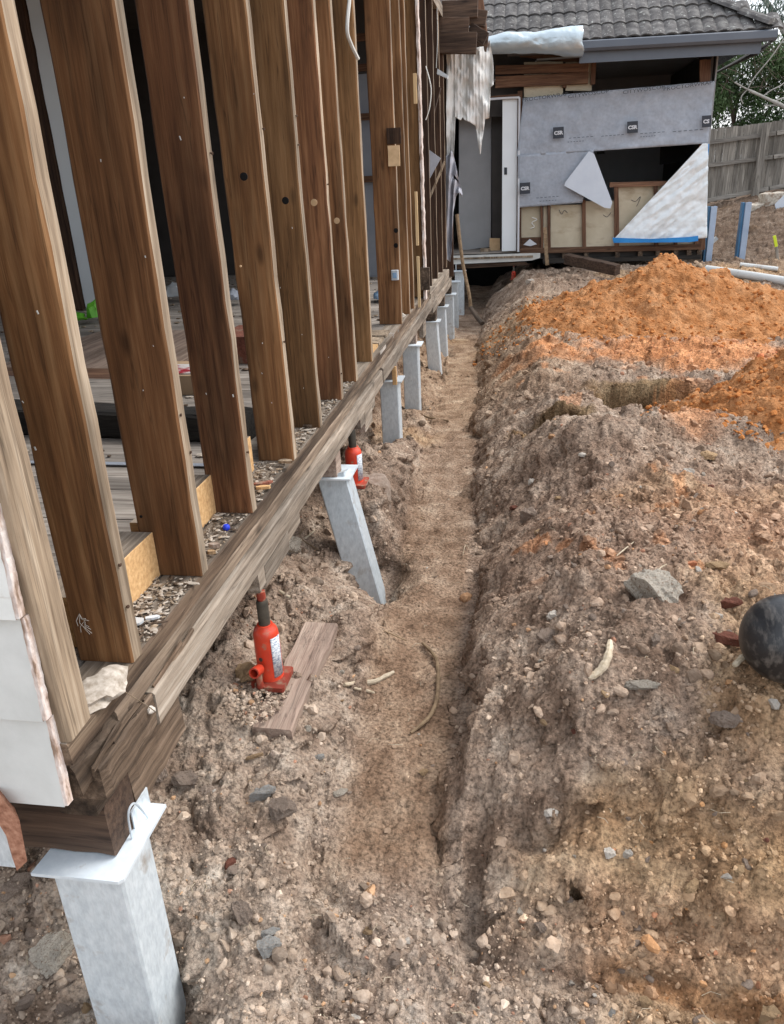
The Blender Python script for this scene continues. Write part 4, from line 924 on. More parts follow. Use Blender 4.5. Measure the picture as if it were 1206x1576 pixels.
for (a, b_) in [((800, 84), (915, 96)), ((860, 78), (905, 110))]:
    fb('roof_strut', a[0], a[1], b_[0], b_[1], 6, 'redwoodx', YF+.1, .05)
# cream lining between lower studs
for (x0, x1, yt, yb) in [(802, 832, 318, 386), (836, 843, 318, 386), (847, 897, 316, 386), (901, 947, 310, 386), (951, 1008, 285, 384), (1012, 1085, 282, 382), (806, 866, 96, 150), (870, 910, 96, 140)]:
    panel('cream_panel', [(x0, yt), (x1, yt-1), (x1, yb), (x0, yb)], 'cream', YF+.052, .012)
panel('brown_patch', [(802, 366), (832, 365), (832, 386), (802, 386)], 'redwoodx', YF+.03, .01)
panel('paper_scrap', [(805, 377), (815, 368), (826, 376), (816, 379)], 'ink', YF+.02, .006)
# written marks on the lining
wire(smoothpts([f(818, 335, 12.045), f(826, 338, 12.045), f(818, 343, 12.045), f(822, 349, 12.045), f(816, 352, 12.045)]), .006, 'cable', fh, 'chalk_mark')
for P in [[(971, 308), (978, 310), (985, 303), (982, 312), (979, 318)], [(928, 331), (934, 334), (940, 327)], [(860, 323), (864, 330), (868, 324), (873, 328)]]:
    wire(smoothpts([f(x, y, 12.048) for x, y in P]), .0035, 'inkgrey', fh, 'pencil_mark')
# wall wrap
def quad(name, c00, c10, c11, c01, m, Y=YF-.02, nu=40, nv=24, wr=.012, seed=5, keep=None, t=.003, belly=0., par=fh, parent_label=None):
    A, Bq, Cq, D = [np.array(f(*c, Y)) for c in (c00, c10, c11, c01)]
    def fn(u, v):
        p = (A*(1-u)+Bq*u)*(1-v)+(D*(1-u)+Cq*u)*v
        k = float(fbm(np.array([p[0]*3.]), np.array([p[2]*3.]), seed, 4)[0]); k2 = float(fbm(np.array([p[0]*12.]), np.array([p[2]*12.]), seed+9, 3)[0])
        return (p[0], p[1]-wr*(k+.4*k2)-belly*math.sin(u*math.pi)*math.sin(v*math.pi), p[2])
    return sheet(name, fn, nu, nv, [M[m]], par, keep, t, True, parent_label)
quad('wall_wrap_upper', (805, 151), (1100, 125), (1089, 221), (795, 241), 'wrap', YF-.035, 70, 26, .030, 5)
quad('wall_wrap_lower', (797, 239), (914, 230), (896, 312), (797, 320), 'wrap', YF-.028, 30, 22, .012, 8)
panel('wrap_flap', [(906, 233), (914, 237), (942, 312), (939, 321), (930, 320), (868, 286), (870, 280)], 'wraplight', YF-.125, .004)
# squares with the letters, small print lines
def text(body, px, py, size, m, Y, par, rot=0., name='lettering', sx=1., bold=.0):
    cu = bpy.data.curves.new(name, 'FONT'); cu.body = body; cu.size = size; cu.align_x = 'CENTER'; cu.align_y = 'CENTER'; cu.offset = bold; cu.extrude = .001; cu.resolution_u = 2
    t = bpy.data.objects.new('tmp', cu); COL.objects.link(t); bpy.context.view_layer.update()
    me = bpy.data.meshes.new_from_object(t.evaluated_get(bpy.context.evaluated_depsgraph_get())); bpy.data.objects.remove(t); bpy.data.curves.remove(cu)
    o = bpy.data.objects.new(name, me); me.name = name; COL.objects.link(o); me.materials.clear(); me.materials.append(M[m])
    p = f(px, py, Y); o.rotation_euler = (math.radians(90), rot, 0); o.scale = (sx, 1, 1)
    o.parent = par; o.location = Vector(p)-wpos(par); return o
for (cx, cy, hw, hh, clip) in [(859, 204.5, 8.3, 8.7, 0), (973, 196, 8.3, 9, 0), (1087, 187, 7.2, 9, 1), (807.5, 290, 8, 8.7, 0)]:
    a = f(cx-hw, cy-hh+.5, YF-.105); c = f(cx+hw, cy+hh, YF-.06)
    b = B(); b.prism([f(cx-hw, cy-hh+.6, YF-.105), f(cx+hw, cy-hh-.6, YF-.105), f(cx+hw, cy+hh-.6, YF-.105), f(cx-hw, cy+hh+.6, YF-.105)], (0, .003, 0))
    lg = b.done('printed_square', [M['logo']], fh)
    text('CSR' if not clip else 'CS', cx+(0 if not clip else -.6), cy+.5, .060, 'ink', YF-.109, lg, math.radians(-1.5), bold=.003, sx=1.08)
for (px, py, s, tx) in [(990, 138.5, .062, 'CITYWOSCOP'), (1058, 132.5, .062, 'PROCTORWRAP'), (838, 150, .062, 'PROCTORWRAP'), (905, 145, .062, 'CITYWOSCOP')]:
    text(tx, px, py, s, 'inkgrey', YF-.105, fh, math.radians(-4.0), 'cut_off_print', sx=1.3)
for (x0, y0, x1, y1) in [(875, 213, 915, 210), (925, 210, 962, 207), (985, 206, 1025, 203), (1035, 203, 1085, 199), (873, 219, 900, 217), (985, 211, 1010, 209), (825, 305, 862, 302), (830, 310, 858, 308)]:
    k = 0; n = 6
    for i in range(n):
        u0 = i/n; u1 = u0+.1
        a = f(x0+(x1-x0)*u0, y0+(y1-y0)*u0, YF-.062); c = f(x0+(x1-x0)*u1, y0+(y1-y0)*u1, YF-.062)
        b = B() if i == 0 else b; b.beam(a, c, .003, .006, up=(0, 1, 0), ch=0)
    b.done('small_print', [M['wraplight' if False else 'logo']], fh)
# window hole: room behind
def room(x0, x1, y0, y1, z0, z1, mats=('dark',)*5, par=fh):
    n = ['room_floor', 'room_ceiling', 'room_wall', 'room_wall', 'room_wall']
    bx = [(x0, x1, y0, y1, z0-.02, z0), (x0, x1, y0, y1, z1, z1+.02), (x0, x1, y1, y1+.02, z0, z1), (x0-.02, x0, y0, y1, z0, z1), (x1, x1+.02, y0, y1, z0, z1)]
    for k in range(5):
        b = B(); b.box(*bx[k]); b.done(n[k], [M[mats[k]]], par)
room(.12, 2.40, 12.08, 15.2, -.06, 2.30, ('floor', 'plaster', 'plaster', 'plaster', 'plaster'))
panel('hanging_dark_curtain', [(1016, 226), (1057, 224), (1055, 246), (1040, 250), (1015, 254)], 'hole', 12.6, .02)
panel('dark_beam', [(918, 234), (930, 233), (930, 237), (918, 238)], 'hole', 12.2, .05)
# doorway: hall behind
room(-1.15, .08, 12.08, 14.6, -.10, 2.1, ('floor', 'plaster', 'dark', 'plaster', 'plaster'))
panel('open_door', [(706, 150), (756, 147), (755, 380), (706, 386)], 'plaster', 12.6, .035)
panel('dark_door_edge', [(756, 150), (773, 149), (772, 388), (757, 388)], 'dark', 12.5, .03)
sdr = panel('sliding_door', [(773, 154), (796, 152), (794, 386), (772, 387)], 'whitedoor', 12.03, .04)
panel('pull_handle', [(775.5, 258), (780, 258), (780, 269), (775.5, 269)], 'logo', 12.022, .008, sdr)
fb('door_frame', 797, 388, 799, 150, 2.6, 'ink', 11.97, .05); fb('door_frame', 752, 153, 799, 150, 2.4, 'ink', 11.972, .05)
panel('tan_skirting', [(753, 367), (769, 367), (769, 387), (753, 387)], 'tan', 12.3, .03)
panel('offcut', [(739, 383), (754, 383), (754, 389), (739, 389)], 'edge', 12.15, .1)
b = B(); a = f(696, 393, 11.85); c = f(820, 388, 11.85); b.box(a[0], c[0], 11.80, 12.6, -.165, -.140, c=.003); b.done('door_threshold', [M['edge']], fh)
b = B(); p_ = [(697, 394), (820, 390), (831, 390), (831, 397), (818, 401), (805, 402), (697, 407)]; b.prism([f(x, y, 11.82) for x, y in p_], (0, .03, 0)); b.done('white_fascia_board', [M['white']], fh)
b = B(); b.prism([f(700, 408, 11.86), f(806, 403, 11.86), f(815, 408, 11.86), f(700, 414, 11.86)], (0, .08, 0)); b.done('floor_bearer', [M['beamx']], fh)
# sub-floor of the far wall: stumps and dark void
for x in (868, 902, 950, 985, 1012, 1040, 1060, 1076):
    fb('stump', x, 400, x, 384, 6, 'rot', YF, .07)
b = B(); b.prism([f(835, 398, 12.0), f(1078, 392, 12.0), f(1078, 399, 12.0), f(835, 406, 12.0)], (0, .07, 0)); b.done('ground_beam', [M['slab']], fh)
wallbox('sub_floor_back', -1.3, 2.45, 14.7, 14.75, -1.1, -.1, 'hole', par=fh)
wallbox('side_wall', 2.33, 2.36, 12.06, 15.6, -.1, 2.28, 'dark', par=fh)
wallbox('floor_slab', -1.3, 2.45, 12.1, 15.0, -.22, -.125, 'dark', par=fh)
# hanging strip of torn grey wrap left of door -> part of far house side wall
# foil triangle and blue membrane
FT = [(1072, 221), (1088, 222), (1087, 366), (1040, 369), (1000, 372), (943, 368)]
def foil_fn(u, v):
    top = np.array([1081., 221.]); L_ = np.array([944., 368.]); R_ = np.array([1087., 366.])
    e0 = top*(1-v)+L_*v; e1 = np.array([1089., 221.])*(1-v)+R_*v; q = e0*(1-u)+e1*u
    sag = 4*math.sin(u*math.pi)*v
    p = f(q[0], q[1]+sag, YF-.09)
    a_ = (q[0]*.62+q[1]*.78); b__ = (q[0]*.78-q[1]*.62)
    k = .9*abs(float(fbm(np.array([a_*.075]), np.array([b__*.016]), 71, 3, .5)[0]))+.18*abs(float(fbm(np.array([q[0]*.10+q[1]*.03]), np.array([q[1]*.07]), 77, 3)[0]))
    return (p[0], p[1]-.07*k, p[2])
sheet('foil_sheet', foil_fn, 60, 70, [M['foil']], fh, None, .002)
panel('blue_membrane', [(942, 366), (1000, 368), (1060, 365), (1074, 363), (1074, 371), (1060, 373), (944, 374)], 'blue', YF-.17, .015)
panel('blue_membrane', [(1086, 222), (1091, 222), (1089, 255), (1086, 256)], 'blue', YF-.05, .01)
# roof: tiles, gutter, eave
gL = np.array(f(735, 72, 11.42)); gR = np.array(f(1197, 45, 11.42))
gz0, gz1 = gL[2], gR[2]; sl_ = (gz1-gz0)/(gR[0]-gL[0])
def gut(x): return gz0+(x-gL[0])*sl_
def long_x(name, prof, m, x0, x1, par=fh):
    n = len(prof); V = [(x0, y, z+gut(x0)) for y, z in prof]+[(x1, y, z+gut(x1)) for y, z in prof]
    b = B(); b.add(V, [tuple(range(n-1, -1, -1)), tuple(range(n, 2*n))]+[(k, (k+1) % n, n+(k+1) % n, n+k) for k in range(n)]); return b.done(name, [M[m]], par)
xg0, xg1 = f(893, 70, 11.42)[0], gR[0]
long_x('gutter', [(11.42, 0), (11.405, -.012), (11.405, -.085), (11.43, -.115), (11.52, -.115), (11.52, 0), (11.512, 0), (11.512, -.106), (11.435, -.106), (11.415, -.082), (11.425, -.004)], 'gutter', xg0, xg1)
long_x('fascia', [(11.522, .0), (11.545, .0), (11.545, -.235), (11.522, -.235)], 'gutter', xg0, xg1-.14)
b = B(); V0 = [(xg0-.9, 11.55, gut(xg0-.9)-.09), (xg1-.16, 11.55, gut(xg1)-.09), (2.52, 12.05, gut(2.5)-.05), (xg0-.9, 12.05, gut(xg0)-.05)]
b.prism(V0, (0, 0, .02)); b.done('soffit', [M['dark']], fh)
b = B(); b.prism([(xg1-.16, 11.53, gut(xg1)-.24), (xg1, 11.41, gut(xg1)-.10), (xg1+.1, 15.5, gut(xg1)-.10), (2.53, 15.5, gut(2.5)-.33), (2.53, 12.05, gut(2.5)-.33)], (0, 0, .02)); b.done('soffit', [M['dark']], fh)
long_x('eave_backing', [(12.30, .30), (12.34, .30), (12.34, -.75), (12.30, -.75)], 'dark', -1.6, .62)
long_x('rafter_end', [(11.6, .05), (12.3, .35), (12.3, .27), (11.6, -.05)], 'stud_dark', -1.5, .5)
# one tile mesh, shared
TW, TL, PIT = .30, .345, math.radians(33)
tv = []; tf = []; nxs = 14
for j, (yy_, dz) in enumerate([(0, 0), (TL+.035, .0)]):
    for i in range(nxs+1):
        u = i/nxs; zz_ = .022*abs(math.sin(u*2*math.pi))**.8+(.018 if j == 0 else .0)
        tv.append((u*TW, yy_, zz_))
for i in range(nxs+1): u = i/nxs; tv.append((u*TW, 0.002, .022*abs(math.sin(u*2*math.pi))**.8-.004))
for i in range(nxs):
    tf.append((i, i+1, nxs+1+i+1, nxs+1+i)); tf.append((2*(nxs+1)+i, 2*(nxs+1)+i+1, i+1, i))
tm = bpy.data.meshes.new('roof_tile'); tm.from_pydata(tv, [], tf); tm.materials.append(M['tile'])
roof = bpy.data.objects.new('roof', None); COL.objects.link(roof); roof.parent = fh; roof.location = Vector((0, 11.46, 0))-wpos(fh)
def under():
    cp, sp_ = math.cos(PIT), math.sin(PIT); L_ = 9*TL
    x0, x1 = -1.6, xg1-.02
    P = [(x0, 0, gut(x0)-.01), (x1, 0, gut(x1)-.01), (x1-L_*cp*.92, L_*cp, gut(x1)+L_*sp_-.01), (x0, L_*cp, gut(x0)+L_*sp_-.01)]
    b = B(); b.prism([(p[0], p[1]+11.46, p[2]-.02) for p in P], (0, .0, -.03)); b.done('roof_lining', [M['dark']], roof)
    P = [(x1, 0, gut(x1)-.01), (x1+.05, 4, gut(x1)-.01), (x1-L_*cp*.92, L_*cp, gut(x1)+L_*sp_-.01)]
    b = B(); b.prism([(p[0], p[1]+11.46, p[2]-.01) for p in P], (0, .0, -.03)); b.done('side_roof', [M['tile']], roof)
under()
first = None
for r_ in range(7):
    dy = r_*TL*math.cos(PIT); dz = r_*TL*math.sin(PIT)
    x = -1.5+.15*(r_ % 2)*0
    while x+TW < xg1-dy*.92+.12:
        o = bpy.data.objects.new('tile', tm); COL.objects.link(o); o.parent = roof
        o.location = (x+random.uniform(-.003, .003), dy, gut(x)+dz+random.uniform(-.002, .003)); o.rotation_euler = (PIT+random.uniform(-.01, .01), -math.atan(sl_)*1+random.uniform(-.008, .008), 0)
        x += TW
for k in range(7):                                     # hip capping pieces
    t0 = k*.36; cp, sp_ = math.cos(PIT), math.sin(PIT)
    a = Vector((xg1-.05-t0*.92*cp*1.0, 11.46+t0*cp, gut(xg1)+t0*sp_+.035)); t1 = t0+.38
    c = Vector((xg1-.05-t1*.92*cp, 11.46+t1*cp, gut(xg1)+t1*sp_+.045-.015))
    b = B(); d = (c-a).normalized(); side = d.cross(Vector((0, 0, 1))).normalized()
    V = []
    for P_, hgt_ in ((a, .02), (c, .0)):
        for q_ in range(7): an = math.pi*q_/6; V.append(P_+side*math.cos(an)*.11+Vector((0, 0, 1))*(math.sin(an)*.07+hgt_))
    b.add(V, [(i, i+1, i+8, i+7) for i in range(6)]+[tuple(range(7))]); b.done('hip_tile', [M['tile']], roof)
# silver roll over the eave
def roll_fn(u, v):
    x0, x1 = f(748, 60, 11.35)[0], f(897, 70, 11.35)[0]; x = x0+(x1-x0)*u
    rr = .085+.085*u+.012*math.sin(u*9); a = -1.1+v*3.3
    zc = gut(x)+.02-.02*u; yc_ = 11.42
    k = float(fbm(np.array([x*4.]), np.array([v*3.]), 171, 4)[0])
    return (x+.03*k, yc_-rr*1.0*math.cos(a)*1.1-.03*k, zc+rr*math.sin(a)*-1.0+.02*k)
sheet('silver_insulation_roll', roll_fn, 60, 26, [M['foilroll']], fh, None, .004)

# ------------------------------------------------------------------ torn cloth hanging at the end of the old wall
def prof(P, x): xs, ys = zip(*P); return float(np.interp(x, xs, ys))
ctop = [(687, 84), (695, 78), (730, 75), (745, 71), (750, 73), (753, 60), (759, 100)]
cbot = [(687, 245), (693, 250), (699, 238), (700, 180), (704, 183), (709, 186), (711, 181), (716, 186), (724, 189), (731, 194), (734, 210), (739, 240), (742, 215), (746, 184), (753, 182), (754, 135), (759, 131)]
def cl(u, v):
    px = 687+72*u; yt = prof(ctop, px); yb = prof(cbot, px); py = yt+(yb-yt)*v
    k = .016*math.sin(px*.33+v*2.5)*(.2+.8*v)+.004*math.sin(px*1.3+3)+.09*float(fbm(np.array([px*.06]), np.array([py*.03]), 61, 3)[0])
    p = f(px, py, 9.55+.1*u); return (p[0], p[1]-k, p[2])
cl_ = sheet('torn_cloth', cl, 110, 50, [M['cloth']], None, None, .003); tag(cl_, 'dirty white torn cloth hanging in shreds from the old eave timbers', 'cloth')
wt = [(686, 240), (690, 238), (695, 232), (703, 262), (711, 300)]; wb = [(686, 398), (692, 404), (695, 385), (697, 330), (700, 305), (705, 296), (711, 304)]
def wf(u, v):
    px = 686+25*u; yt = prof(wt, px); yb = prof(wb, px); py = yt+(yb-yt)*v
    k = .04*math.sin(px*.6+v*5)+.05*float(fbm(np.array([px*.08]), np.array([py*.04]), 65, 3)[0])
    p = f(px, py, 9.5); return (p[0], p[1]-k, p[2])
o = sheet('torn_wall_wrap', wf, 40, 60, [M['clothgrey']], None, lambda u, v: not (u > .45 and .35 < v < .45), .003); tag(o, 'torn grey wall wrap strip dangling beside the doorway', 'wall wrap')
wp = smoothpts([f(703, 330, 10.6), f(711, 400, 10.55), f(722, 455, 10.5), f(724, 476, 10.5)], 4)
b = B(); b.tube(wp, .022, 8); tag(b.done('wooden_pole', [M['root']], None, True), 'crooked wooden pole leaning against the end of the doorway step', 'pole')
b = B(); a = hit(742, 500); b.tube(smoothpts([f(724, 474, 10.45), f(735, 490, 10.3), f(742, 498, 10.2)], 3), [.03]*7, 8)
tag(b.done('buried_root', [M['darkbark']], None, True), 'dark root crossing the far end of the trench', 'root')
b = B(); b.beam(f(838, 350, 11.6), f(842, 408, 11.6), .05, .04, ch=.003, seg=6, jit=.004)
tag(b.done('timber_stake', [M['root']]), 'thin grey stake standing in the heap before the wrapped wall', 'stake')
b = B(); b.beam(f(872, 398, 11.2), f(950, 416, 10.6), .10, .13, ch=.006, seg=8, jit=.004)
tag(b.done('dark_timber_beam', [M['beamx']]), 'dark weathered timber beam lying behind the big sand pile', 'timber')

# ------------------------------------------------------------------ blue steel posts, pipes, fence, stake
for (px, yt, yb, lab) in [(1088, 318, 386, 'blue steel column beside the foil corner of the wrapped wall'), (1139, 312, 385, 'blue steel column standing alone in front of the fence')]:
    p = f(px, yb, 12.25); zt = f(px, yt, 12.25)[2]; r = empty('blue_steel_column', (p[0], 12.25, p[2]-.1), lab, 'steel column')
    h = .055
    b = B(); b.box(p[0]-h, p[0]-h+.03, 12.20, 12.32, p[2]-.15, zt, c=.002); b.done('flange', [M['bluesteel']], r)
    b = B(); b.box(p[0]-h+.031, p[0]+h, 12.17, 12.21, p[2]-.15, zt, c=.002); b.done('face', [M['paleblue']], r)
    b = B(); b.box(p[0]+h-.02, p[0]+h, 12.211, 12.32, p[2]-.15, zt, c=.002); b.done('flange', [M['bluesteel']], r)
pa = hit(1086, 420); pb = hit(1215, 441)
b = B(); n_ = Vector(pb)-Vector(pa); b.tube([Vector(pa)+Vector((0, 0, .045)), Vector(pa)+n_*.5+Vector((0, 0, .05)), Vector(pb)+n_*.5+Vector((0, 0, .05))], .052, 20)
tag(b.done('drain_pipe', [M['pvc']], None, True), 'thick white plastic drain pipe lying behind the big sand pile', 'pipe')
pa = hit(1138, 411); pb = hit(1196, 418)
b = B(); b.tube([Vector(pa)+Vector((0, 0, .03)), Vector(pb)+Vector((0, 0, .03))], .028, 14)
tag(b.done('thin_pipe', [M['pvc']], None, True), 'thinner white pipe lying beyond the thick drain pipe', 'pipe')
b = B(); pa = hit(1074, 388)
b.beam(f(1080, 387, 12.6), f(1103, 366, 12.6), .05, .06, ch=.004, seg=3, jit=.003); tag(b.done('pale_offcut', [M['pvc']]), 'pale offcut sloping behind the left blue column', 'offcut')
pb = hit(1198, 400); r = empty('marker_stake', pb, 'fluoro yellow tipped marker stake in the dark soil at the right edge', 'stake')
tp = np.array(ony(1191, 363, pb[1])); m_ = pb+(tp-pb)*.55
b = B(); b.beam(pb-np.array([0, 0, .05]), m_, .035, .02, ch=.002); b.done('shaft', [M['fence']], r); b = B(); b.beam(m_, tp, .037, .022, ch=.002); b.done('painted_tip', [M['lime']], r)
# fence
YFe = 17.0
fence = empty('paling_fence', (4.2, YFe, .2), 'silvered timber paling fence with three rails at the right edge', 'fence')
x = 2.2; k = 0
TB = lambda x: 1.50+(x-3.36)*.085-(.0 if x > 3 else 0); BB = lambda x: .235+(x-3.5)*.15
while x < 8.5:
    wd = random.uniform(.105, .15)
    b = B(); b.beam((x+wd/2, YFe+.03, BB(x)+random.uniform(-.02, .02)), (x+wd/2, YFe+.03, TB(x)+random.uniform(-.02, .02)), wd-.008, .014, up=(1, random.uniform(-.05, .05), 0), ch=.001, seg=2, jit=.001)
    b.done('paling', [M['fence']], fence); x += wd-.004
for g0, g1 in [(TB, .22), (TB, .62), (BB, -.04)]:
    xs = 2.2
    while xs < 8.4:
        b = B(); b.beam((xs, YFe-.012, g0(xs)-g1), (xs+2.35, YFe-.012, g0(xs+2.35)-g1), .05, .07, up=(0, 1, 0), ch=.003, seg=3, jit=.002); b.done('rail', [M['fencex']], fence); xs += 2.37
px_ = ony(1167, 260, YFe-.08)[0]
for xp in (px_, px_-2.6, px_+2.5):
    b = B(); b.beam((xp-.02, YFe-.09, BB(xp)-.25), (xp+.04, YFe-.09, TB(xp)-.02), .12, .09, up=(1, 0, 0), ch=.004, seg=4, jit=.003); b.done('fence_post', [M['fence']], fence)
# rubble by the fence
for (px, py, w_, h_, lab, m) in [(1163, 322, 26, 12, 'pale concrete block lying under the fence post', 'concrete'), (1187, 309, 24, 17, 'tilted pale block at the fence foot, right edge', 'concrete')]:
    p = ony(px, py, 15.4); s = w_/FPX*16/2; b = B(); b.beam(p+np.array([-s, 0, 0]), p+np.array([s, .05, .03]), .3, h_/FPX*16, up=(0, 1, 0), ch=.02, seg=3, jit=.015)
    tag(b.done('concrete_block', [M[m]]), lab, 'concrete block')
p = ony(1200, 318, 15.0); b = B(); b.prism([ony(1195, 330, 15.), ony(1192, 315, 15.), ony(1215, 292, 15.), ony(1225, 330, 15.)], (0, .02, .0)); tag(b.done('plastic_sheet', [M['wraplight']]), 'crumpled pale plastic sheet at the right edge below the fence', 'plastic sheet')

# ------------------------------------------------------------------ black ball at the right edge
pc = hit(1206, 1030); r_ball = .115
u_ = _ray(1211, 983); u_ = u_/np.linalg.norm(u_)
for Dm in np.arange(1.6, 3.2, .01):                   # the ball rests on the soil
    p = CAM+u_*Dm
    if p[2]-69/FPX*Dm*.88 < float(height(np.array([p[0]]), np.array([p[1]]), False)[0])-.004: break
r_ball = 69/FPX*Dm*.88
zt_ = float(height(np.array([p[0]]), np.array([p[1]]))[0]); print('ball', p, r_ball, 'soil', zt_)
V, F = ico(5); o = npmesh('black_ball', V*r_ball, F, [M['black']], smooth=True); o.location = p; tag(o, 'scuffed black ball half cut off by the right edge of the photo', 'ball')

# ------------------------------------------------------------------ sticks, roots
def stick(P, r, m, name, label, cat='stick', lift=.012, n=5):
    pts = [Vector(hit(x, y))+Vector((0, 0, lift)) for x, y in P]; pts = smoothpts(pts, n)
    rr = [r*(1-.35*abs(2*i/(len(pts)-1)-1)**2)*random.uniform(.85, 1.15) for i in range(len(pts))]
    b = B(); b.tube(pts, rr, 8); return tag(b.done(name, [M[m]], None, True), label, cat)
stick([(650, 993), (660, 1003), (671, 1018), (674, 1045), (672, 1080), (662, 1105), (645, 1122), (632, 1132)], .0085, 'root', 'curved_root', 'long curved brown root lying on the trench floor', 'root')
stick([(530, 1058), (548, 1055), (575, 1053), (592, 1045), (606, 1038)], .010, 'stick', 'bent_stick', 'pale bent flat stick on the trench floor, the larger of two')
stick([(545, 1063), (560, 1066), (576, 1070)], .006, 'stick', 'short_stick', 'short pale splinter below the bent stick')
stick([(590, 974), (608, 982), (626, 990)], .0035, 'root', 'twig', 'thin brown twig on the trench floor beyond the bent stick', 'twig')
stick([(665, 1055), (684, 1045), (692, 1042)], .003, 'root', 'twig', 'tiny twig right of the curved root', 'twig')
stick([(938, 992), (936, 1010), (928, 1030), (915, 1043), (904, 1047)], .013, 'stick', 'bone_shaped_stick', 'pale bone shaped stick with a knobbly end on the bank')
stick([(952, 988), (965, 980), (977, 973), (972, 962), (962, 955)], .0032, 'stick', 'root_fibre', 'pale curled root fibre above the bone shaped stick', 'root')
stick([(1004, 895), (1014, 880), (1025, 873)], .003, 'stick', 'root_fibre', 'pale root fibre behind the concrete chunk', 'root')
stick([(1128, 1030), (1140, 1018), (1150, 1010)], .010, 'stick', 'wood_chip', 'pale pinkish wood chip touching the ball from the left', 'wood chip')
stick([(652, 642), (664, 646), (690, 650)], .010, 'root', 'twig', 'brown twig at the foot of the fourth steel post', 'twig')
stick([(458, 838), (472, 830), (484, 820)], .006, 'stick', 'splinter', 'pale splinter left of the leaning post', 'splinter')
stick([(430, 913), (440, 920), (450, 926)], .008, 'stick', 'splinter', 'pale splinter on the soil behind the front jack', 'splinter')
stick([(470, 815), (462, 830), (490, 850)], .004, 'root', 'twig', 'dark twig under the bearer left of the leaning post', 'twig')
stick([(722, 848), (716, 842), (712, 858)], .002, 'stick', 'straw', 'pale straw on the trench floor near the right wall', 'straw')
stick([(948, 860), (960, 850), (975, 838)], .0025, 'stick', 'straw', 'thin straw on the bank above the concrete chunk', 'straw')
# bits of hanging root and fine straw
cnt = 0
b = B()
for i in range(260):
    y = 1.0*(7/1.0)**random.random(); x = random.uniform(-1.4, .3+.3*y); L_ = random.uniform(.01, .05); a = random.uniform(0, 6.28)
    z = float(height(np.array([x]), np.array([y]))[0])+.006
    b.tube([(x, y, z), (x+L_*.5*math.cos(a), y+L_*.5*math.sin(a), z+random.uniform(0, .01)), (x+L_*math.cos(a+.4), y+L_*math.sin(a+.4), z)], random.uniform(.0006, .0014), 4)
tag(b.done('fine_straw', [M['stick']]), 'fine straw and rootlets strewn over the soil', 'straw', kind='stuff')

# ------------------------------------------------------------------ rubbish on the plate and floor
b = B()
Vr, Fr = ICO1
for i in range(2600):
    k = random.choice([0, 0, 1, 2, 3, 4, 5])
    y0, y1 = [(1.46, 1.80), (1.88, 2.25), (2.33, 2.75), (2.85, 3.18), (3.27, 3.64), (3.72, 4.0)][k]
    y = random.uniform(y0, y1); x = random.uniform(-1.01, -.872); s = random.uniform(.001, .004)*random.choice([1, 1, 1, 2])
    P = Vr*np.array([s*random.uniform(.8, 3.5), s*random.uniform(.6, 1.4), s*.4]); a = random.uniform(0, 6.28)
    P = np.stack([P[:, 0]*math.cos(a)-P[:, 1]*math.sin(a)+x, P[:, 0]*math.sin(a)+P[:, 1]*math.cos(a)+y, P[:, 2]+.001+s*.4+random.random()*.004], 1)
    b.add(P, Fr.tolist(), random.choices([0, 1, 2], [5, 3, 3])[0])
o = b.done('plaster_debris', [M['plasterdust'], M['edge'], M['rot']]); tag(o, 'plaster crumbs and wood shavings along the bottom plate', 'debris', kind='stuff')
b = B()
for i in range(1500):
    y = random.uniform(1.6, 9.); x = random.uniform(-4.2, -1.0); s = random.uniform(.003, .014)
    P = Vr*np.array([s*random.uniform(.8, 2.2), s*random.uniform(.8, 2), s*.5])
    b.add(P+np.array([x, y, s*.3]), Fr.tolist(), random.choices([0, 1, 2], [3, 3, 5])[0])
o = b.done('floor_debris', [M['plasterdust'], M['edge'], M['rot']]); tag(o, 'dust and crumbs scattered over the old floorboards', 'debris', kind='stuff')
def flake(px, py, wpx, m, label, cat, name, z=.006, t=.006, asp=.5, rz=0., tilt=0.):
    p = onz(px, py, z); d = np.dot(p-CAM, R@np.array([0, 0, 1.])); s = wpx/FPX*d/2; pts = []
    n = 7
    for i in range(n): a = 2*math.pi*i/n+random.uniform(-.25, .25); q = random.uniform(.8, 1.1); pts.append((s*q*math.cos(a), s*asp*q*math.sin(a), 0))
    c, s_ = math.cos(rz), math.sin(rz); pts = [(p[0]+x*c-y*s_, p[1]+x*s_+y*c, p[2]+tilt*x) for x, y, _ in pts]
    b = B(); b.prism(pts, (0, 0, t)); return tag(b.done(name, [M[m]]), label, cat)
flake(208, 958, 30, 'whitedoor', 'biggest white paint flake on the plate, before the first yellow noggin', 'paint flake', 'paint_flake', asp=.8)
flake(235, 952, 26, 'whitedoor', 'narrow white paint flake right of the biggest flake', 'paint flake', 'paint_flake', asp=.35, rz=.4)
flake(228, 922, 16, 'whitestone', 'small white chip just beyond the biggest paint flake', 'paint flake', 'paint_flake', asp=.4)
flake(330, 842, 20, 'stone', 'oval pebble-like chip on the plate below the blue bottle cap', 'chip', 'chip', .01, .012, .5)
flake(325, 852, 14, 'ochre', 'smaller brown chip beside the oval chip on the plate', 'chip', 'chip', .01, .01, .6)
flake(405, 745, 34, 'redbrick', 'reddish shard beside the third stud', 'shard', 'shard', .01, .008, .35, .5)
flake(440, 712, 42, 'edge', 'long brown shard leaning over the plate edge at the fourth stud', 'shard', 'shard', .02, .01, .35, -.7, .2)
flake(405, 752, 26, 'pine', 'yellow chip below the reddish shard', 'chip', 'chip', .008, .01, .4, .3)
flake(473, 657, 16, 'rot', 'dark shard on the plate between the fifth and sixth studs', 'shard', 'shard', .01, .008, .4)
flake(472, 640, 14, 'edge', 'pale chip on the plate behind the dark shard', 'chip', 'chip', .01, .01, .4)
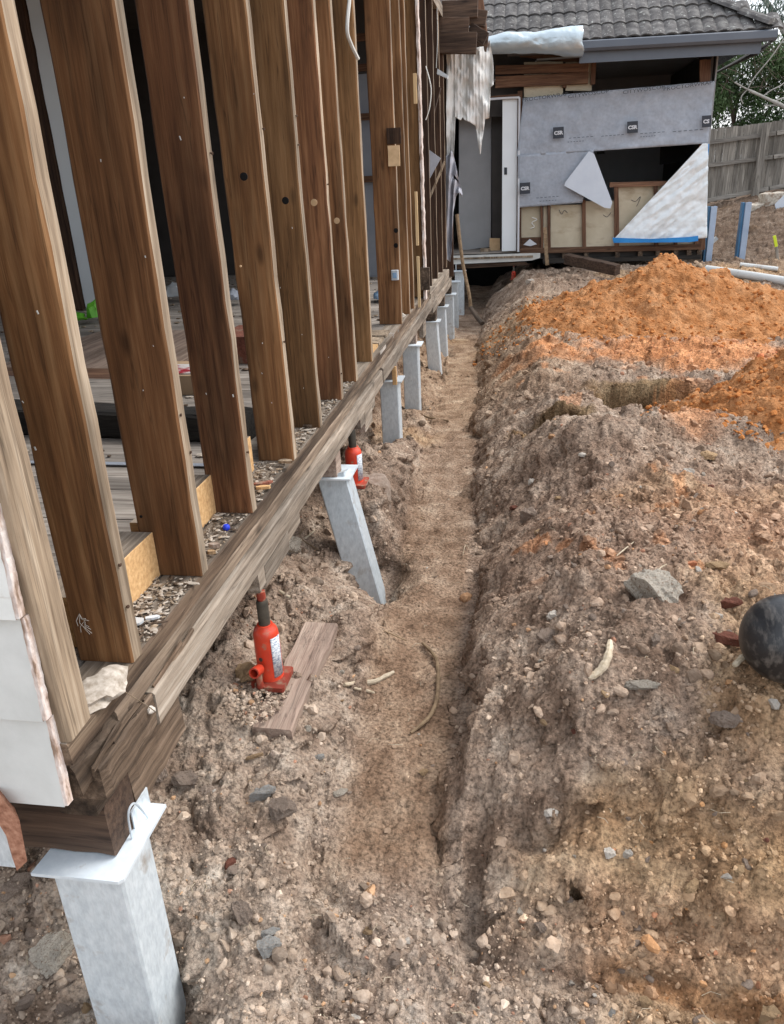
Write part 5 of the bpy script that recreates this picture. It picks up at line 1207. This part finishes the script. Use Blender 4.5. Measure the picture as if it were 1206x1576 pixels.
p = onz(348, 812, .006); b = B(); b.lathe((p[0], p[1], .0), [(.010, 0), (.0115, .004), (.011, .012), (.007, .016)], 16); tag(b.done('blue_bottle_cap', [M['cap']], None, True), 'small cobalt blue plastic bottle cap among the crumbs on the plate', 'bottle cap')  # small blue plastic bottle cap
def crumple(name, p, s, m, label, cat, flat=.6, seed=1):
    V, F = ICO3; n = fbm(V[:, 0]*2+seed, V[:, 1]*2+V[:, 2]*1.7, seed, 4)
    P = V*(1+.45*n)[:, None]*np.array(s if isinstance(s, tuple) else (s, s, s*flat)); P = P+np.array(p); P[:, 2] = np.maximum(P[:, 2], p[2]-.002)
    b = B(); b.add(P, F.tolist()); return tag(b.done(name, [M[m]], None, True), label, cat)
crumple('paper_ball', onz(617, 487, .03), .03, 'whitestone', 'pale round lump at the foot of the wide far stud', 'lump', .9, 3)
crumple('paper_ball', onz(552, 518, .02), .02, 'whitestone', 'small pale lump beside the eighth stud', 'lump', .8, 4)
crumple('blue_plastic_bag', onz(592, 458, .03), (.10, .09, .07), 'bluebag', 'crumpled pale blue plastic on the floor beyond the studs', 'plastic bag', seed=6)
crumple('paper_ball', onx(232, 1093, -.85), .011, 'whitestone', 'white fluff stuck on the rotten bearer corner', 'fluff', .9, 5)
crumple('insulation_fluff', onz(155, 1062, .0), (.05, .07, .03), 'plasterdust', 'tuft of grey white fluff behind the corner stud', 'fluff', seed=7)
crumple('green_bag', onz(108, 492, .05), (.12, .10, .06), 'green', 'bright green bag end on the floor, left of the white lining edge', 'bag', seed=8)
crumple('green_bag', onz(149, 486, .05), (.05, .10, .12), 'green', 'bright green bag end on the floor, right of the white lining edge', 'bag', seed=9)
crumple('white_bag', onz(268, 455, .05), (.09, .09, .10), 'whitedoor', 'white crumpled bag on the floor by the inner wall', 'bag', seed=10)
crumple('grey_bag', onz(360, 460, .05), (.08, .09, .09), 'bluewall', 'bluish crumpled bag on the floor between the third and fourth studs', 'bag', seed=12)
# long grimy timber on the floor, brown ply above it, blue strip, brown boards
b = B(); b.beam((-2.75, 3.22, .062), (-1.12, 3.05, .055), .16, .12, up=(0, 1, 0), ch=.012, seg=20, jit=.005); tag(b.done('grimy_beam', [M['slab']]), 'thick black grimy timber lying across the floor inside', 'timber')
b = B(); b.beam((-2.7, 3.52, .10), (-1.75, 3.40, .10), .42, .03, up=(0, 1, 0), ch=.003, seg=8, jit=.004); tag(b.done('dusty_board', [M['floor']]), 'dusty pale board resting behind the grimy beam', 'board')
b = B(); b.beam((-2.9, 3.82, .06), (-1.95, 3.78, .05), .28, .10, up=(0, 1, 0), ch=.004, seg=6, jit=.003); tag(b.done('brown_board', [M['redwoodx']]), 'reddish brown board lying inside beyond the dusty board', 'board')
b = B(); b.beam((-3.2, 4.9, .010), (-2.0, 4.8, .012), 1.4, .012, up=(0, 1, 0), ch=.002, seg=6, jit=.003); tag(b.done('pinkish_sheet', [M['plank']]), 'pinkish brown dirt covered sheet on the far floor', 'sheet')
b = B(); b.beam((-2.2, 2.72, .004), (-1.0, 2.70, .004), .03, .004, up=(0, 1, 0), ch=.0005); tag(b.done('blue_strip', [M['bluewall']]), 'faded blue strip on the floor in front of the grimy beam', 'strip')
p = onz(290, 608, 0); b = B(); b.box(p[0]-.30, p[0]+.12, p[1]-.0, p[1]+.35, 0, .10, c=.003); cb = tag(b.done('cardboard_box', [M['card']]), 'flat brown cardboard box on the floor seen between second and third studs', 'box')
b = B(); b.box(p[0]-.16, p[0]+.05, p[1]+.03, p[1]+.24, .101, .108, c=.001); tag(b.done('magazine', [M['magred']]), 'red and white magazine lying on the cardboard box', 'magazine')
p = onz(375, 560, 0); b = B(); b.box(p[0]-.15, p[0]+.2, p[1], p[1]+.4, 0, .16, c=.003); tag(b.done('red_crate', [M['redbrick']]), 'reddish box on the floor seen between the third and fourth studs', 'box')
print('rubbish', round(time.time()-T0, 1))

# ------------------------------------------------------------------ trees
def leafmat(name, c0, c1):
    m = mat(name, [(.3, c0), (.7, c1)], (1.2, 1.2, 1.2), 4, .7, 0, 0, rnd=False); N = m.node_tree.nodes
    bs = N['Principled BSDF']; bs.inputs['Transmission Weight'].default_value = 0; bs.inputs['Subsurface Weight'].default_value = 0
    return m
M['leafd'] = leafmat('dark_green_leaves', (.022, .045, .016), (.075, .125, .040))
M['leafg'] = leafmat('silvery_gum_leaves', (.05, .075, .06), (.16, .21, .17))
M['leafo'] = leafmat('olive_leaves', (.03, .05, .015), (.11, .14, .045))
def leaves(name, centers, radii, n, size, m, parent, droop=.3, seed=1, asp=.4):
    r = np.random.default_rng(seed); C_ = np.array(centers); k = r.integers(0, len(C_), n)
    d = r.normal(size=(n, 3)); d /= np.linalg.norm(d, axis=1)[:, None]; rad = r.random(n)**.45
    P = C_[k]+d*rad[:, None]*np.array(radii)[k]
    a = r.normal(size=(n, 3)); a[:, 2] -= droop; a /= np.linalg.norm(a, axis=1)[:, None]
    b_ = np.cross(a, r.normal(size=(n, 3))); b_ /= np.linalg.norm(b_, axis=1)[:, None]
    s = size*r.uniform(.6, 1.4, n)[:, None]
    V = np.stack([P-a*s, P+b_*s*asp, P+a*s, P-b_*s*asp], 1).reshape(-1, 3)
    F = np.arange(4*n).reshape(n, 4)
    return npmesh(name, V, F, [m], parent, smooth=False)
def tree(name, x, y, h, label, cat, m, crown, n, size, trunk='darkbark', asp=.4, seed=1, droop=.3, r0=.12, limbs=8, z0=.3):
    t = empty(name, (x, y, z0), label, cat); rr = random.Random(seed)
    b = B(); top = h*.75
    pts = [(0, 0, -.4), (.05*h*rr.uniform(-1, 1), 0, top*.4), (.08*h*rr.uniform(-1, 1), .1, top)]
    b.tube([(q[0]+x, q[1]+y, q[2]+z0) for q in pts], [r0, r0*.7, r0*.3], 8)
    for c in crown[:limbs]:
        s0 = Vector((x, y, z0+top*rr.uniform(.25, .8))); e = Vector((c[0]+x, c[1]+y, c[2]+z0)); mid = (s0+e)/2+Vector((0, 0, .1*h*rr.uniform(0, 1)))
        b.tube(smoothpts([s0, mid, e], 3), [r0*.45]*3+[r0*.3]*3+[r0*.12], 6)
    b.done('trunk', [M[trunk]], t)
    rads = [c[3:6] for c in crown]; cs = [c[:3] for c in crown]
    o = leaves('crown', cs, rads, n, size, M[m], t, droop, seed, asp); return t
def rc(n, rx, ry, z0, z1, r0, r1, seed):
    q = random.Random(seed); return [(q.uniform(-rx, rx), q.uniform(-ry, ry), q.uniform(z0, z1), q.uniform(r0, r1), q.uniform(r0, r1), q.uniform(r0, r1)*.8) for _ in range(n)]
tree('evergreen_shrub', 4.6, 20.5, 2.2, 'dark evergreen shrub behind the fence beside the house corner', 'shrub', 'leafd', rc(40, 1.4, .8, .2, 2.9, .35, .6, 3), 30000, .045, seed=3, droop=1, asp=.3, r0=.09)
tree('evergreen_shrub', 7.2, 21.0, 2.4, 'dark green shrub behind the fence at the right edge', 'shrub', 'leafo', rc(42, 1.8, .9, .2, 3.1, .4, .65, 4), 32000, .045, seed=4, droop=1, asp=.3, r0=.09)
tree('evergreen_shrub', 10.6, 21.0, 2.6, 'olive green shrub behind the fence beyond the right edge', 'shrub', 'leafo', rc(26, 1.6, .9, .2, 2.9, .4, .65, 5), 9000, .06, seed=5, droop=1, asp=.3, r0=.09)
tree('gum_tree', 8.2, 27, 7.5, 'tall silvery gum tree with loose hanging leaves behind the shrubs', 'tree', 'leafg', rc(60, 4.2, 1.6, 2.2, 7.4, .5, 1.1, 6), 30000, .075, 'bark', seed=6, droop=2.5, asp=.22, r0=.2, limbs=20)
tree('gum_tree', 3.6, 31, 6.5, 'smaller gum tree showing above the roof corner', 'tree', 'leafg', rc(24, 2.0, 1.3, 2.6, 6.2, .5, 1.0, 7), 6000, .08, 'bark', seed=7, droop=2.5, asp=.22, r0=.16, limbs=14)
bt = empty('bare_branched_tree', (8.2, 19.2, .3), 'leafless tree with pale branches reaching left above the fence', 'tree')
b = B(); g_ = lambda px, py: Vector(ony(px, py, 19.2))
b.tube(smoothpts([g_(1300, 230), g_(1240, 185), g_(1205, 164), g_(1180, 152), g_(1150, 138), g_(1130, 127)]), [.05]*8+[.038]*8+[.028]*8+[.016]*7, 8)
b.tube([Vector((8.3, 19.2, -.2)), g_(1300, 230)], [.09, .05], 8)
for P in [[(1190, 157), (1208, 150), (1230, 148)], [(1172, 150), (1185, 140), (1206, 128), (1225, 100)], [(1195, 162), (1175, 163)], [(1150, 138), (1160, 120), (1185, 90), (1206, 60)], [(1150, 138), (1140, 150), (1143, 160)]]:
    b.tube(smoothpts([g_(*q) for q in P], 4), .012, 6)
b.done('branch', [M['bark']], bt, True)
rr = random.Random(9); b = B()
for i in range(70):
    px = rr.uniform(1108, 1230); py = rr.uniform(30, 150); a = rr.uniform(-.6, 2.6); L_ = rr.uniform(10, 40)
    b.tube([g_(px, py), g_(px+L_*.5*math.cos(a)+rr.uniform(-3, 3), py-L_*.5*math.sin(a)), g_(px+L_*math.cos(a), py-L_*math.sin(a)+rr.uniform(0, 6))], [.006, .005, .003], 4)
o = b.done('twigs', [M['darkbark']], bt, False); o['kind'] = 'stuff'
print('total', round(time.time()-T0, 1))
